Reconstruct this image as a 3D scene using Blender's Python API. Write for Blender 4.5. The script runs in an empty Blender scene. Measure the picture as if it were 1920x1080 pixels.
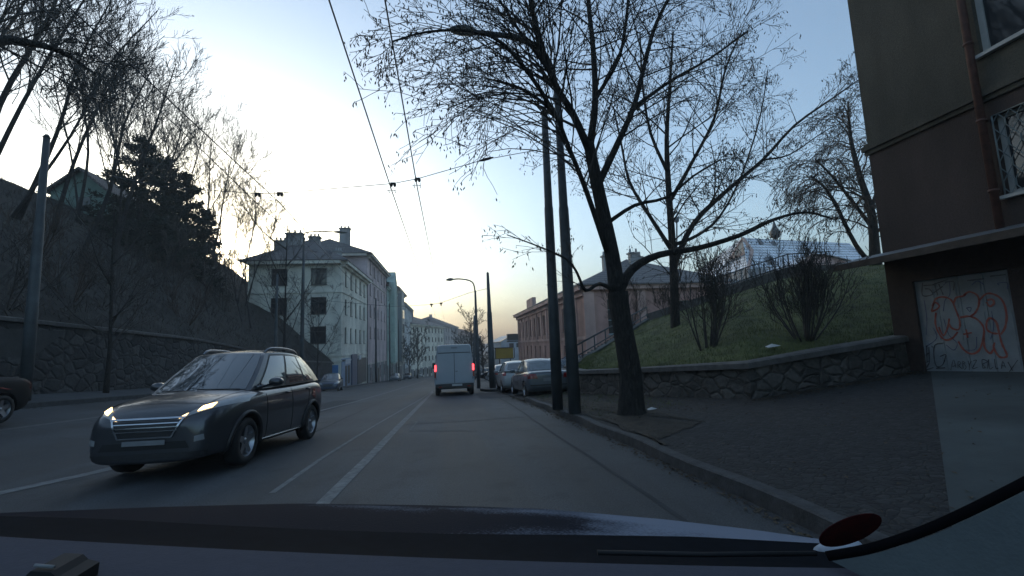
import bpy, bmesh, math, random
from mathutils import Vector, Matrix
from mathutils.bvhtree import BVHTree
scn = bpy.context.scene
COL = scn.collection
# ------------------------------------------------------------------ camera
FPX = 850.0
YAW, PITCH, ROLL = math.radians(8.0), math.radians(6.95), math.radians(2.2)
EYE = Vector((0, 0, 1.40))
Fv = Vector((math.sin(YAW)*math.cos(PITCH), math.cos(YAW)*math.cos(PITCH), math.sin(PITCH)))
R0 = Vector((math.cos(YAW), -math.sin(YAW), 0)); U0 = R0.cross(Fv)
Rv = R0*math.cos(ROLL) - U0*math.sin(ROLL); Uv = U0*math.cos(ROLL) + R0*math.sin(ROLL)
cd = bpy.data.cameras.new("camera"); cam = bpy.data.objects.new("camera", cd); COL.objects.link(cam)
cd.lens = FPX/1920*36.0; cd.sensor_width = 36.0; cd.clip_start = 0.05; cd.clip_end = 4000
mw = Matrix((Rv, Uv, -Fv)).transposed().to_4x4(); mw.translation = EYE; cam.matrix_world = mw
scn.camera = cam
# ------------------------------------------------------------------ sky, sun, exposure
SUN_EL, SUN_AZ = math.radians(4), math.radians(-26)     # low dawn sun, a little left of the road
W = bpy.data.worlds.new("World"); scn.world = W; W.use_nodes = True
nt = W.node_tree; bg = nt.nodes["Background"]
sky = nt.nodes.new("ShaderNodeTexSky"); sky.sky_type = 'NISHITA'; sky.sun_disc = False
sky.sun_elevation = SUN_EL; sky.sun_rotation = SUN_AZ
sky.altitude = 200; sky.air_density = 1.0; sky.dust_density = 4.0; sky.ozone_density = 3.0
hs = nt.nodes.new('ShaderNodeHueSaturation'); hs.inputs['Saturation'].default_value = .77
nt.links.new(sky.outputs[0], hs.inputs['Color']); tn = nt.nodes.new('ShaderNodeMix'); tn.data_type = 'RGBA'; tn.blend_type = 'MULTIPLY'; tn.inputs[0].default_value = 1; tn.inputs[7].default_value = (.93, 1.0, .97, 1)
nt.links.new(hs.outputs[0], tn.inputs[6]); nt.links.new(tn.outputs[2], bg.inputs[0]); bg.inputs[1].default_value = 0.15
sl = bpy.data.lights.new("sun", 'SUN'); sl.energy = 0.2; sl.angle = math.radians(6); sl.color = (1, .85, .7)
so = bpy.data.objects.new("sun", sl); COL.objects.link(so)
sd = Vector((math.sin(SUN_AZ)*math.cos(SUN_EL), math.cos(SUN_AZ)*math.cos(SUN_EL), math.sin(SUN_EL)))
so.rotation_euler = sd.to_track_quat('Z', 'Y').to_euler(); so.location = (0, 0, 60)
vs = scn.view_settings; vs.view_transform = 'Standard'; vs.look = 'None'; vs.gamma = 1; vs.use_curve_mapping = False
scn.display_settings.display_device = 'sRGB'; vs.exposure = 2.2
scn.render.engine = 'CYCLES'; scn.cycles.use_denoising = True; scn.cycles.max_bounces = 6; scn.cycles.transparent_max_bounces = 12
scn.cycles.volume_bounces = 0
rng = random.Random(7)

# ------------------------------------------------------------------ pixel (1920x1080) -> place
def ray(px, py): return (Fv + Rv*((px-960)/FPX) + Uv*((540-py)/FPX))
def aty(px, py, Y):
    d = ray(px, py); return EYE + d*((Y-EYE.y)/d.y)
def atx(px, py, X):
    d = ray(px, py); return EYE + d*((X-EYE.x)/d.x)
SL = 0.057
def base(Y):
    q = min(Y, 150); z = -SL*4*math.log(1+math.exp((q-3)/4.0)) + .088*SL/.057
    if Y > 150: z -= (1-math.exp(-(Y-150)/40.0))*SL*40
    return z
def sstep(a, b, x):
    t = max(0, min(1, (x-a)/(b-a))); return t*t*(3-2*t)
def cross(X, Y):
    g = 0.0
    if X < -6.5: g += min(1, (-6.5-X)/6.5)*0.95*(1-sstep(24, 44, Y))
    if X > 2.65: g += 0.078*(min(X, 10.6)-2.65)*(1-0.6*sstep(30, 60, Y))
    return g
def G(X, Y): return base(Y) + cross(X, Y)
def onground(px, py, h=0.0):
    d = ray(px, py); t = 1.0; prev = EYE.copy()
    step = 0.05
    k = 0
    while k < 6000:
        p = EYE + d*t
        if p.z < G(p.x, p.y)+h:
            a, b = t-step, t
            for _ in range(30):
                m = (a+b)/2; q = EYE + d*m
                if q.z < G(q.x, q.y)+h: b = m
                else: a = m
            return EYE + d*b
        t += step; step = 0.05+t*0.01; k += 1
    return p

# ------------------------------------------------------------------ materials
MATS = {}
def srgb(c): return tuple(((x/255)/12.92 if x/255 <= .04045 else ((x/255+.055)/1.055)**2.4) for x in c)
def nm(name):
    m = bpy.data.materials.new(name); m.use_nodes = True; t = m.node_tree
    return m, t, t.nodes["Principled BSDF"]
def N(t, typ, **kw):
    n = t.nodes.new(typ)
    for k, v in kw.items():
        if k.startswith('i_'):
            key = k[2:]; key = int(key) if key.isdigit() else key.replace('_', ' ')
            n.inputs[key].default_value = v
        else: setattr(n, k, v)
    return n
def mat(name, col, rough=.85, var=.25, scale=3.0, bump=.0, bscale=None, metal=0.0, spec=.5, col2=None, detail=6, wscale=None, coat=0, streak=False):
    if name in MATS: return MATS[name]
    m, t, b = nm(name); L = t.links.new
    tc = N(t, "ShaderNodeTexCoord")
    nz = N(t, "ShaderNodeTexNoise", i_Scale=scale, i_Detail=detail, i_Roughness=.6); L(tc.outputs['Object'], nz.inputs['Vector'])
    r = N(t, "ShaderNodeValToRGB"); L(nz.outputs[0], r.inputs[0])
    c2 = col2 or tuple(x*(1+var) for x in col)
    c1 = tuple(x*(1-var) for x in col) if col2 is None else col
    r.color_ramp.elements[0].position = .32; r.color_ramp.elements[1].position = .68
    r.color_ramp.elements[0].color = (*c1, 1); r.color_ramp.elements[1].color = (*c2, 1)
    out = r.outputs[0]
    if wscale:   # broad weathering patches
        n2 = N(t, "ShaderNodeTexNoise", i_Scale=wscale, i_Detail=5); wm = N(t, "ShaderNodeMapping"); wm.inputs['Scale'].default_value = (1, 1, .4) if streak else (1, 1, 1)
        L(tc.outputs['Object'], wm.inputs[0]); L(wm.outputs[0], n2.inputs['Vector'])
        r2 = N(t, "ShaderNodeValToRGB"); L(n2.outputs[0], r2.inputs[0])
        r2.color_ramp.elements[0].position = .35; r2.color_ramp.elements[1].position = .65
        r2.color_ramp.elements[0].color = (.72, .72, .72, 1); r2.color_ramp.elements[1].color = (1.15, 1.15, 1.15, 1)
        mx = N(t, "ShaderNodeMix", data_type='RGBA', blend_type='MULTIPLY'); mx.inputs[0].default_value = 1
        L(out, mx.inputs[6]); L(r2.outputs[0], mx.inputs[7]); out = mx.outputs[2]
    L(out, b.inputs['Base Color'])
    b.inputs['Roughness'].default_value = rough; b.inputs['Metallic'].default_value = metal
    b.inputs['Specular IOR Level'].default_value = spec
    b.inputs['Coat Weight'].default_value = coat; b.inputs['Coat Roughness'].default_value = .06
    if bump:
        n3 = N(t, "ShaderNodeTexNoise", i_Scale=bscale or scale*4, i_Detail=5); L(tc.outputs['Object'], n3.inputs['Vector'])
        bp = N(t, "ShaderNodeBump", i_Strength=bump, i_Distance=.05); L(n3.outputs[0], bp.inputs['Height']); L(bp.outputs[0], b.inputs['Normal'])
    MATS[name] = m; return m
def stone_mat(name, c1, c2, mortar, scale, stretch=(1, 1, 1), edge=.06, bump=.9, rough=.9, metric='EUCLIDEAN'):
    m, t, b = nm(name); L = t.links.new
    tc = N(t, "ShaderNodeTexCoord"); mp = N(t, "ShaderNodeMapping"); mp.inputs['Scale'].default_value = stretch
    L(tc.outputs['Object'], mp.inputs[0])
    dz = N(t, "ShaderNodeTexNoise", i_Scale=3.0, i_Detail=3); L(mp.outputs[0], dz.inputs['Vector'])
    ad = N(t, "ShaderNodeMix", data_type='RGBA', blend_type='LINEAR_LIGHT'); ad.inputs[0].default_value = .10
    L(mp.outputs[0], ad.inputs[6]); L(dz.outputs[1], ad.inputs[7])
    v = N(t, "ShaderNodeTexVoronoi", feature='DISTANCE_TO_EDGE', i_Scale=scale); L(ad.outputs[2], v.inputs['Vector'])
    v2 = N(t, "ShaderNodeTexVoronoi", feature='F1', i_Scale=scale); L(ad.outputs[2], v2.inputs['Vector'])
    cr = N(t, "ShaderNodeValToRGB"); sx = N(t, "ShaderNodeSeparateColor"); L(v2.outputs['Color'], sx.inputs[0]); L(sx.outputs[0], cr.inputs[0])
    cr.color_ramp.elements[0].color = (*c1, 1); cr.color_ramp.elements[1].color = (*c2, 1)
    nz = N(t, "ShaderNodeTexNoise", i_Scale=9, i_Detail=8); L(mp.outputs[0], nz.inputs['Vector'])
    mm = N(t, "ShaderNodeMix", data_type='RGBA', blend_type='OVERLAY'); mm.inputs[0].default_value = .7
    L(cr.outputs[0], mm.inputs[6]); L(nz.outputs[0], mm.inputs[7])
    er = N(t, "ShaderNodeValToRGB"); L(v.outputs[0], er.inputs[0]); er.color_ramp.elements[0].position = edge*.4; er.color_ramp.elements[1].position = edge
    mx = N(t, "ShaderNodeMix", data_type='RGBA'); L(er.outputs[0], mx.inputs[0]); mx.inputs[6].default_value = (*mortar, 1); L(mm.outputs[2], mx.inputs[7])
    L(mx.outputs[2], b.inputs['Base Color']); b.inputs['Roughness'].default_value = rough
    hr = N(t, "ShaderNodeMath", operation='MULTIPLY_ADD'); L(nz.outputs[0], hr.inputs[0]); hr.inputs[1].default_value = .35
    mr = N(t, "ShaderNodeMapRange"); L(v.outputs[0], mr.inputs[0]); mr.inputs[2].default_value = edge*2.5
    L(mr.outputs[0], hr.inputs[2])
    bp = N(t, "ShaderNodeBump", i_Strength=bump, i_Distance=.05); L(hr.outputs[0], bp.inputs['Height']); L(bp.outputs[0], b.inputs['Normal'])
    MATS[name] = m; return m
def tile_mat(name, c1, c2, snow=None, sz=(.25, .3), bump=.6, rough=.8):
    m, t, b = nm(name); L = t.links.new
    tc = N(t, "ShaderNodeTexCoord")
    sp = N(t, "ShaderNodeSeparateXYZ"); L(tc.outputs['Object'], sp.inputs[0])
    ge = N(t, "ShaderNodeNewGeometry")
    cx = N(t, "ShaderNodeCombineXYZ"); ad = N(t, "ShaderNodeMath", operation='ADD'); L(sp.outputs[0], ad.inputs[0]); L(sp.outputs[1], ad.inputs[1])
    L(ad.outputs[0], cx.inputs[0]); L(sp.outputs[2], cx.inputs[1])
    br = N(t, "ShaderNodeTexBrick"); L(cx.outputs[0], br.inputs['Vector'])
    br.inputs['Color1'].default_value = (*c1, 1); br.inputs['Color2'].default_value = (*c2, 1)
    br.inputs['Mortar'].default_value = (*[x*.35 for x in c1], 1); br.inputs['Scale'].default_value = 1
    br.inputs['Brick Width'].default_value = sz[0]; br.inputs['Row Height'].default_value = sz[1]; br.inputs['Mortar Size'].default_value = .03
    out = br.outputs[0]
    if snow:
        nz = N(t, "ShaderNodeTexNoise", i_Scale=.6, i_Detail=6); L(tc.outputs['Object'], nz.inputs['Vector'])
        r = N(t, "ShaderNodeValToRGB"); L(nz.outputs[0], r.inputs[0]); r.color_ramp.elements[0].position = .3; r.color_ramp.elements[1].position = .6
        r.color_ramp.elements[0].color = (.55, .55, .55, 1); r.color_ramp.elements[1].color = (1, 1, 1, 1)
        mm = N(t, "ShaderNodeMath", operation='MULTIPLY'); iv = N(t, "ShaderNodeMath", operation='SUBTRACT'); iv.inputs[0].default_value = 1; L(br.outputs[1], iv.inputs[1])
        L(r.outputs[0], mm.inputs[0]); L(iv.outputs[0], mm.inputs[1])
        mx = N(t, "ShaderNodeMix", data_type='RGBA'); L(mm.outputs[0], mx.inputs[0]); L(out, mx.inputs[6]); mx.inputs[7].default_value = (*snow, 1); out = mx.outputs[2]
    L(out, b.inputs['Base Color']); b.inputs['Roughness'].default_value = rough
    bp = N(t, "ShaderNodeBump", i_Strength=bump, i_Distance=.03); L(br.outputs[1], bp.inputs['Height']); bp.invert = True; L(bp.outputs[0], b.inputs['Normal'])
    MATS[name] = m; return m
def emis(name, col, st, basec=None):
    m, t, b = nm(name)
    tc = N(t, "ShaderNodeTexCoord"); nz = N(t, "ShaderNodeTexNoise", i_Scale=14); t.links.new(tc.outputs['Object'], nz.inputs['Vector'])
    mr = N(t, "ShaderNodeMapRange"); t.links.new(nz.outputs[0], mr.inputs[0]); mr.inputs[3].default_value = st*.6; mr.inputs[4].default_value = st*1.4
    b.inputs['Base Color'].default_value = (*(basec or col), 1); b.inputs['Emission Color'].default_value = (*col, 1)
    t.links.new(mr.outputs[0], b.inputs['Emission Strength']); b.inputs['Roughness'].default_value = .15
    MATS[name] = m; return m
def glass_mat(name, tint=(.02, .025, .03), rough=.04, clear=0.0):
    m, t, b = nm(name)
    b.inputs['Base Color'].default_value = (*tint, 1); b.inputs['Roughness'].default_value = rough; b.inputs['Specular IOR Level'].default_value = .7
    tc = N(t, "ShaderNodeTexCoord"); nz = N(t, "ShaderNodeTexNoise", i_Scale=1.2, i_Detail=1); t.links.new(tc.outputs['Object'], nz.inputs['Vector'])
    bp = N(t, "ShaderNodeBump", i_Strength=.06, i_Distance=.05); t.links.new(nz.outputs[0], bp.inputs['Height']); t.links.new(bp.outputs[0], b.inputs['Normal'])
    if clear:
        tr = N(t, "ShaderNodeBsdfTransparent"); tr.inputs[0].default_value = (.75, .82, .8, 1); mx = N(t, "ShaderNodeMixShader"); mx.inputs[0].default_value = clear
        o = t.nodes['Material Output']; t.links.new(b.outputs[0], mx.inputs[1]); t.links.new(tr.outputs[0], mx.inputs[2]); t.links.new(mx.outputs[0], o.inputs[0])
    MATS[name] = m; return m
# ------------------------------------------------------------------ mesh builder and scene bookkeeping
class MB:
    def __init__(s): s.v = []; s.f = []; s.m = []; s.sm = []
    def face(s, idx, m=0, smooth=False): s.f.append(tuple(idx)); s.m.append(m); s.sm.append(smooth)
    def poly(s, pts, m=0):
        k = len(s.v); s.v += [tuple(p) for p in pts]; s.face(range(k, k+len(pts)), m)
    def box(s, c, d, m=0, rz=0.0, M=None):
        k = len(s.v); c = Vector(c)
        R = M if M is not None else Matrix.Rotation(rz, 3, 'Z')
        for sx in (-1, 1):
            for sy in (-1, 1):
                for sz in (-1, 1):
                    s.v.append(tuple(c + R @ Vector((sx*d[0]/2, sy*d[1]/2, sz*d[2]/2))))
        for q in ((0, 1, 3, 2), (4, 6, 7, 5), (0, 4, 5, 1), (2, 3, 7, 6), (0, 2, 6, 4), (1, 5, 7, 3)):
            s.face([k+i for i in q], m)
    def beam(s, a, b, w, h, m=0):
        a, b = Vector(a), Vector(b); d = b-a
        if d.length < 1e-5: return
        q = d.to_track_quat('Y', 'Z').to_matrix(); s.box((a+b)/2, (w, d.length, h), m, M=q)
    def tube(s, pts, rad, n=6, m=0, cap=True, smooth=True):
        pts = [Vector(p) for p in pts]
        if not hasattr(rad, '__len__'): rad = [rad]*len(pts)
        k = len(s.v); up = None
        for i, p in enumerate(pts):
            d = (pts[min(i+1, len(pts)-1)]-pts[max(i-1, 0)])
            if d.length < 1e-9: d = Vector((0, 0, 1))
            d.normalize()
            if up is None: up = d.orthogonal().normalized()
            a = (up - d*up.dot(d))
            if a.length < 1e-6: a = d.orthogonal()
            a.normalize(); up = a; b = d.cross(a)
            for j in range(n):
                t = 2*math.pi*j/n; s.v.append(tuple(p + (a*math.cos(t)+b*math.sin(t))*rad[i]))
        for i in range(len(pts)-1):
            for j in range(n):
                s.face((k+i*n+j, k+i*n+(j+1) % n, k+(i+1)*n+(j+1) % n, k+(i+1)*n+j), m, smooth)
        if cap and n > 3:
            s.face([k+j for j in range(n)][::-1], m); s.face([k+(len(pts)-1)*n+j for j in range(n)], m)
    def grid(s, fn, nu, nv, m=0, smooth=True):
        k = len(s.v)
        for i in range(nu+1):
            for j in range(nv+1): s.v.append(tuple(fn(i/nu, j/nv)))
        for i in range(nu):
            for j in range(nv):
                a = k+i*(nv+1)+j; s.face((a, a+nv+1, a+nv+2, a+1), m, smooth)
    def lathe(s, prof, n=16, M=None, m=0):
        k = len(s.v)
        for r, z in prof:
            for j in range(n):
                t = 2*math.pi*j/n; p = Vector((r*math.cos(t), r*math.sin(t), z))
                s.v.append(tuple(M @ p if M is not None else p))
        for i in range(len(prof)-1):
            for j in range(n): s.face((k+i*n+j, k+i*n+(j+1) % n, k+(i+1)*n+(j+1) % n, k+(i+1)*n+j), m, True)
    def ribbon(s, pts, w, hf=None, m=0):
        pts = [Vector(p) for p in pts]; k = len(s.v)
        for i, p in enumerate(pts):
            d = (pts[min(i+1, len(pts)-1)]-pts[max(i-1, 0)]); n = Vector((d.y, -d.x, 0)).normalized()*w/2
            for q in (p-n, p+n):
                s.v.append((q.x, q.y, hf(q.x, q.y) if hf else q.z))
        for i in range(len(pts)-1): s.face((k+2*i, k+2*i+1, k+2*i+3, k+2*i+2), m)
    def mesh(s, name, mats, off=(0, 0, 0)):
        me = bpy.data.meshes.new(name)
        if off[0] or off[1] or off[2]: v = [(a-off[0], b-off[1], c-off[2]) for a, b, c in s.v]
        else: v = s.v
        me.from_pydata(v, [], s.f)
        mats = mats if isinstance(mats, (list, tuple)) else [mats]
        for q in mats: me.materials.append(q)
        me.polygons.foreach_set('material_index', s.m); me.polygons.foreach_set('use_smooth', s.sm)
        me.update(); return me
def tag(o, label=None, cat=None, group=None, kind=None):
    if label: o['label'] = label
    if cat: o['category'] = cat
    if group: o['group'] = group
    if kind: o['kind'] = kind
    return o
def thing(name, label, cat, loc=(0, 0, 0), rz=0.0, group=None):
    o = bpy.data.objects.new(name, None); COL.objects.link(o); o.empty_display_size = .3
    o.location = loc; o.rotation_euler = (0, 0, rz); return tag(o, label, cat, group)
def wloc(o):
    p = Vector((0, 0, 0))
    while o is not None: p += Vector(o.location); o = o.parent
    return p
def part(name, mb, mats, parent=None, world=True, label=None, origin=None):
    """links the collected mesh as ONE object. world: vertices were given in world space"""
    if parent is not None:
        off = wloc(parent) if world else (0, 0, 0)
        o = bpy.data.objects.new(name, mb.mesh(name, mats, off)); COL.objects.link(o); o.parent = parent
    else:
        off = origin or (0, 0, 0)
        o = bpy.data.objects.new(name, mb.mesh(name, mats, off)); COL.objects.link(o); o.location = off
    if label: o['label'] = label
    return o
def solo(name, mb, mats, label, cat, origin=None, group=None):
    return tag(part(name, mb, mats, None, origin=origin), label, cat, group)
def struct(name, mb, mats): return tag(part(name, mb, mats), kind='structure')
def copy_tree(o, parent=None):
    c = o.copy(); COL.objects.link(c); c.parent = parent
    for ch in [x for x in o.children]: copy_tree(ch, c)
    return c
def recalc(me):
    bm = bmesh.new(); bm.from_mesh(me); bmesh.ops.remove_doubles(bm, verts=bm.verts, dist=1e-5)
    bmesh.ops.recalc_face_normals(bm, faces=bm.faces); bm.to_mesh(me); bm.free()

# ------------------------------------------------------------------ the materials of the place
def asphalt():
    m, t, b = nm("asphalt"); L = t.links.new; tc = N(t, "ShaderNodeTexCoord"); O = tc.outputs['Object']
    def ns(sc, de, lo, hi, a, c, st=None):
        n = N(t, "ShaderNodeTexNoise", i_Scale=sc, i_Detail=de)
        if st: mp = N(t, "ShaderNodeMapping"); mp.inputs['Scale'].default_value = st; L(O, mp.inputs[0]); L(mp.outputs[0], n.inputs['Vector'])
        else: L(O, n.inputs['Vector'])
        r = N(t, "ShaderNodeMapRange"); L(n.outputs[0], r.inputs[0]); r.inputs[1].default_value = lo; r.inputs[2].default_value = hi; r.inputs[3].default_value = a; r.inputs[4].default_value = c; return n, r
    s1, r1 = ns(.35, 5, .35, .65, .75, 1.25); s2, r2 = ns(70, 3, .3, .75, .6, 1.7); s3, r3 = ns(1.0, 4, .4, .62, .74, 1.28, (1.6, .05, 1)); s4, r4 = ns(2.2, 6, .56, .68, 1.0, .72)
    p = r1.outputs[0]
    for q in (r2, r3, r4): m1 = N(t, "ShaderNodeMath", operation='MULTIPLY'); L(p, m1.inputs[0]); L(q.outputs[0], m1.inputs[1]); p = m1.outputs[0]
    vm = N(t, "ShaderNodeVectorMath", operation='SCALE'); vm.inputs[0].default_value = (.039, .043, .047); L(p, vm.inputs['Scale']); L(vm.outputs[0], b.inputs['Base Color'])
    rr = N(t, "ShaderNodeMapRange"); L(s3.outputs[0], rr.inputs[0]); rr.inputs[3].default_value = .62; rr.inputs[4].default_value = .86; L(rr.outputs[0], b.inputs['Roughness'])
    bp = N(t, "ShaderNodeBump", i_Strength=.5, i_Distance=.012); L(s2.outputs[0], bp.inputs['Height']); L(bp.outputs[0], b.inputs['Normal']); MATS["asphalt"] = m; return m
ASPH = asphalt()
def barkmat(name, c1, c2):
    m, t, b = nm(name); L = t.links.new; tc = N(t, "ShaderNodeTexCoord"); mp = N(t, "ShaderNodeMapping"); mp.inputs['Scale'].default_value = (1, 1, .22); L(tc.outputs['Object'], mp.inputs[0])
    n = N(t, "ShaderNodeTexNoise", i_Scale=26, i_Detail=7, i_Roughness=.7); L(mp.outputs[0], n.inputs['Vector']); v = N(t, "ShaderNodeTexVoronoi", i_Scale=22); v.feature = 'DISTANCE_TO_EDGE'
    ad = N(t, "ShaderNodeMix", data_type='RGBA', blend_type='LINEAR_LIGHT'); ad.inputs[0].default_value = .06; L(mp.outputs[0], ad.inputs[6]); L(n.outputs[1], ad.inputs[7]); L(ad.outputs[2], v.inputs['Vector'])
    r = N(t, "ShaderNodeValToRGB"); L(n.outputs[0], r.inputs[0]); r.color_ramp.elements[0].position = .35; r.color_ramp.elements[1].position = .7; r.color_ramp.elements[0].color = (*c1, 1); r.color_ramp.elements[1].color = (*c2, 1); L(r.outputs[0], b.inputs['Base Color'])
    mr = N(t, "ShaderNodeMapRange"); L(v.outputs[0], mr.inputs[0]); mr.inputs[2].default_value = .12
    ma = N(t, "ShaderNodeMath", operation='MULTIPLY_ADD'); L(n.outputs[0], ma.inputs[0]); ma.inputs[1].default_value = .6; L(mr.outputs[0], ma.inputs[2])
    bp = N(t, "ShaderNodeBump", i_Strength=1.0, i_Distance=.03); L(ma.outputs[0], bp.inputs['Height']); L(bp.outputs[0], b.inputs['Normal']); b.inputs['Roughness'].default_value = .95; MATS[name] = m; return m
def aggregate(m):
    return m
PAINT = mat("road_paint_worn", (.09, .095, .10), .8, 0, 9, .2, 60, col2=(.22, .23, .225))
PAINTD = mat("road_paint_faded", (.07, .075, .08), .85, 0, 12, .1, 60, col2=(.14, .14, .14))
KERB = mat("granite_kerb", (.048, .050, .052), .85, .35, 8, .3, 40)
COB = stone_mat("small_cobbles", (.016, .016, .017), (.036, .036, .035), (.014, .013, .012), 13, edge=.07, bump=.35)
CONC = mat("drive_concrete", (.060, .072, .072), .85, .15, 1.6, .15, 30, wscale=.4)
PAVE = mat("left_pavement", (.05, .055, .06), .85, .2, 1.0, .2, 30)
DIRT = mat("verge_soil", (.022, .019, .015), .95, 0, 4, .9, 25, col2=(.055, .045, .032))
GRASS = mat("grass_soil", (.040, .048, .016), .95, 0, 2.2, 1.0, 18, col2=(.125, .14, .05), wscale=.3)
LITTER = mat("leaf_litter", (.010, .0095, .008), .95, 0, 1.5, 1.0, 12, col2=(.045, .042, .036), wscale=.12)
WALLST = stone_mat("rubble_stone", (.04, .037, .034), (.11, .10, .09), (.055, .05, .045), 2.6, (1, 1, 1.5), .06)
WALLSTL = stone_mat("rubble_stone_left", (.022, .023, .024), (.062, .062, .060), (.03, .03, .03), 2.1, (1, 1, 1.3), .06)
CAPS = mat("stone_coping", (.10, .095, .09), .9, .3, 5, .3, 30)
BARK = barkmat("bark", (.012, .011, .010), (.055, .052, .046))
BARKB = barkmat("bark_bluish", (.02, .02, .02), (.06, .06, .058))
TWIG = mat("twig", (.055, .050, .045), .9, .3, 6)
TWIGF = mat("twig_far", (.075, .068, .062), .9, .3, 6)
TWIGR = mat("twig_reddish", (.055, .040, .030), .9, .3, 6)
SEED = mat("seed_keys", (.040, .032, .022), .9, .4, 9)
NEEDLE = mat("pine_needles", (.010, .016, .012), .9, .5, 3, col2=(.028, .038, .026))
POLEM = mat("pole_paint", (.05, .060, .066), .55, .25, 3, .1, 30, wscale=1.2)
WIREM = mat("wire_dark", (.03, .03, .032), .5, .1, 3)
BLACK = mat("black_rubber", (.012, .012, .013), .75, .2, 6)
BLKP = mat("black_plastic", (.020, .020, .022), .5, .2, 9, .1, 60)
GLASS = glass_mat("window_glass")
CGLASS = glass_mat("car_glass", (.03, .038, .042), .02)
for _n in CGLASS.node_tree.nodes:
    if _n.type == "BSDF_PRINCIPLED": _n.inputs["Coat Weight"].default_value = 1; _n.inputs["Coat IOR"].default_value = 1.9; _n.inputs["Coat Roughness"].default_value = .02
CHROME = mat("chrome", (.55, .57, .6), .18, .05, 4, metal=1)
ALLOY = mat("alloy_wheel", (.35, .36, .38), .35, .1, 4, metal=1)
GREYP = mat("trim_grey", (.18, .19, .2), .6, .1, 10, .15, 90)
FRAMEW = mat("window_frame_white", (.42, .43, .43), .6, .1, 4)
FRAMED = mat("window_frame_dark", (.07, .065, .06), .6, .1, 4)
# ------------------------------------------------------------------ ground, road, pavements
def sheet(mb, x0f, x1f, ys, nx, off, m=0):
    """a sheet draped on the ground between two lines of x, rows at ys"""
    k = len(mb.v)
    for y in ys:
        a, b = x0f(y) if callable(x0f) else x0f, x1f(y) if callable(x1f) else x1f
        for i in range(nx+1):
            x = a+(b-a)*i/nx; mb.v.append((x, y, G(x, y)+off))
    for j in range(len(ys)-1):
        for i in range(nx):
            a = k+j*(nx+1)+i; mb.face((a, a+1, a+nx+2, a+nx+1), m, True)
def rows(a, b, d): n = max(1, int((b-a)/d)); return [a+(b-a)*i/n for i in range(n+1)]
xs = [-900, -600, -300, -160, -90, -60, -40, -30, -20, -13, -11.4, -9, -6.5, 2.65, 4, 6, 8, 10.6, 16, 24, 40, 70, 130, 300, 600, 900]
ys = [-60, -30] + rows(-10, 60, 2) + rows(66, 320, 8) + [400, 600, 900]
g = MB(); k = len(g.v)
for y in ys:
    for x in xs:
        far = sstep(250, 900, abs(x))*14 + sstep(500, 900, y)*5
        g.v.append((x, y, G(x, y)-.03+far))
for j in range(len(ys)-1):
    for i in range(len(xs)-1):
        a = j*len(xs)+i; g.face((a, a+1, a+len(xs)+1, a+len(xs)), 0, True)
struct("ground", g, LITTER)
KL, KR = -11.4, 2.65
def roadl(y): return KL - .0008*max(0, y-60)**1.2
def roadr(y): return KR + .02*max(0, y-90)
r = MB(); sheet(r, roadl, roadr, rows(-8, 60, 1.0)+rows(62, 260, 4), 20, 0.0); struct("road", r, ASPH)
# parking bay beside the right kerb
b = MB(); sheet(b, 2.65, 5.0, rows(17.2, 70, 1.5), 4, 0.004); struct("parking_bay", b, ASPH)
# pavements stand a kerb above the road
pv = MB(); sheet(pv, -13.6, lambda y: KL-.16, rows(-8, 150, 2), 3, .125); struct("pavement", pv, PAVE)
pr = MB(); sheet(pr, lambda y: 2.77 if y < 17.2 else 5.2, 14, rows(-8, 17.0, .5), 26, .125)
sheet(pr, 5.2, 14, rows(17.0, 60, 2), 10, .125)
struct("cobbled_pavement", pr, COB)
def kerb(ptsxy, w, name):
    mb = MB(); k = 0
    for i, (x, y) in enumerate(ptsxy):
        x2, y2 = ptsxy[min(i+1, len(ptsxy)-1)]; x1, y1 = ptsxy[max(i-1, 0)]
        d = Vector((x2-x1, y2-y1, 0)).normalized(); n = Vector((-d.y, d.x, 0))*w/2
        for sgn, z in ((1, -.05), (1, .118), (.75, .132), (-.75, .132), (-1, .122), (-1, -.05)):
            mb.v.append((x+n.x*sgn, y+n.y*sgn, G(x, y)+z))
    for i in range(len(ptsxy)-1):
        for j in range(5): a = i*6+j; mb.face((a, a+1, a+7, a+6), 0)
    mb.face(range(6), 0); q = (len(ptsxy)-1)*6; mb.face([q+5-j for j in range(6)], 0)
    struct(name, mb, KERB)
def seq(x0, y0, x1, y1, d):
    n = max(2, int(math.hypot(x1-x0, y1-y0)/d)); return [(x0+(x1-x0)*i/n, y0+(y1-y0)*i/n) for i in range(n+1)]
kp = [(2.73+.03*math.sin(y*2.1), y) for y in rows(-8, 16.6, .5)]+[(2.9, 16.95), (3.3, 17.1)]+seq(3.7, 17.15, 5.1, 17.2, .4)+seq(5.15, 17.8, 5.15, 60, 1)
kerb(kp, .16, "kerb")
kerb([(KL-.08, y) for y in rows(-8, 150, 1)][::-1], .16, "kerb")
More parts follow.
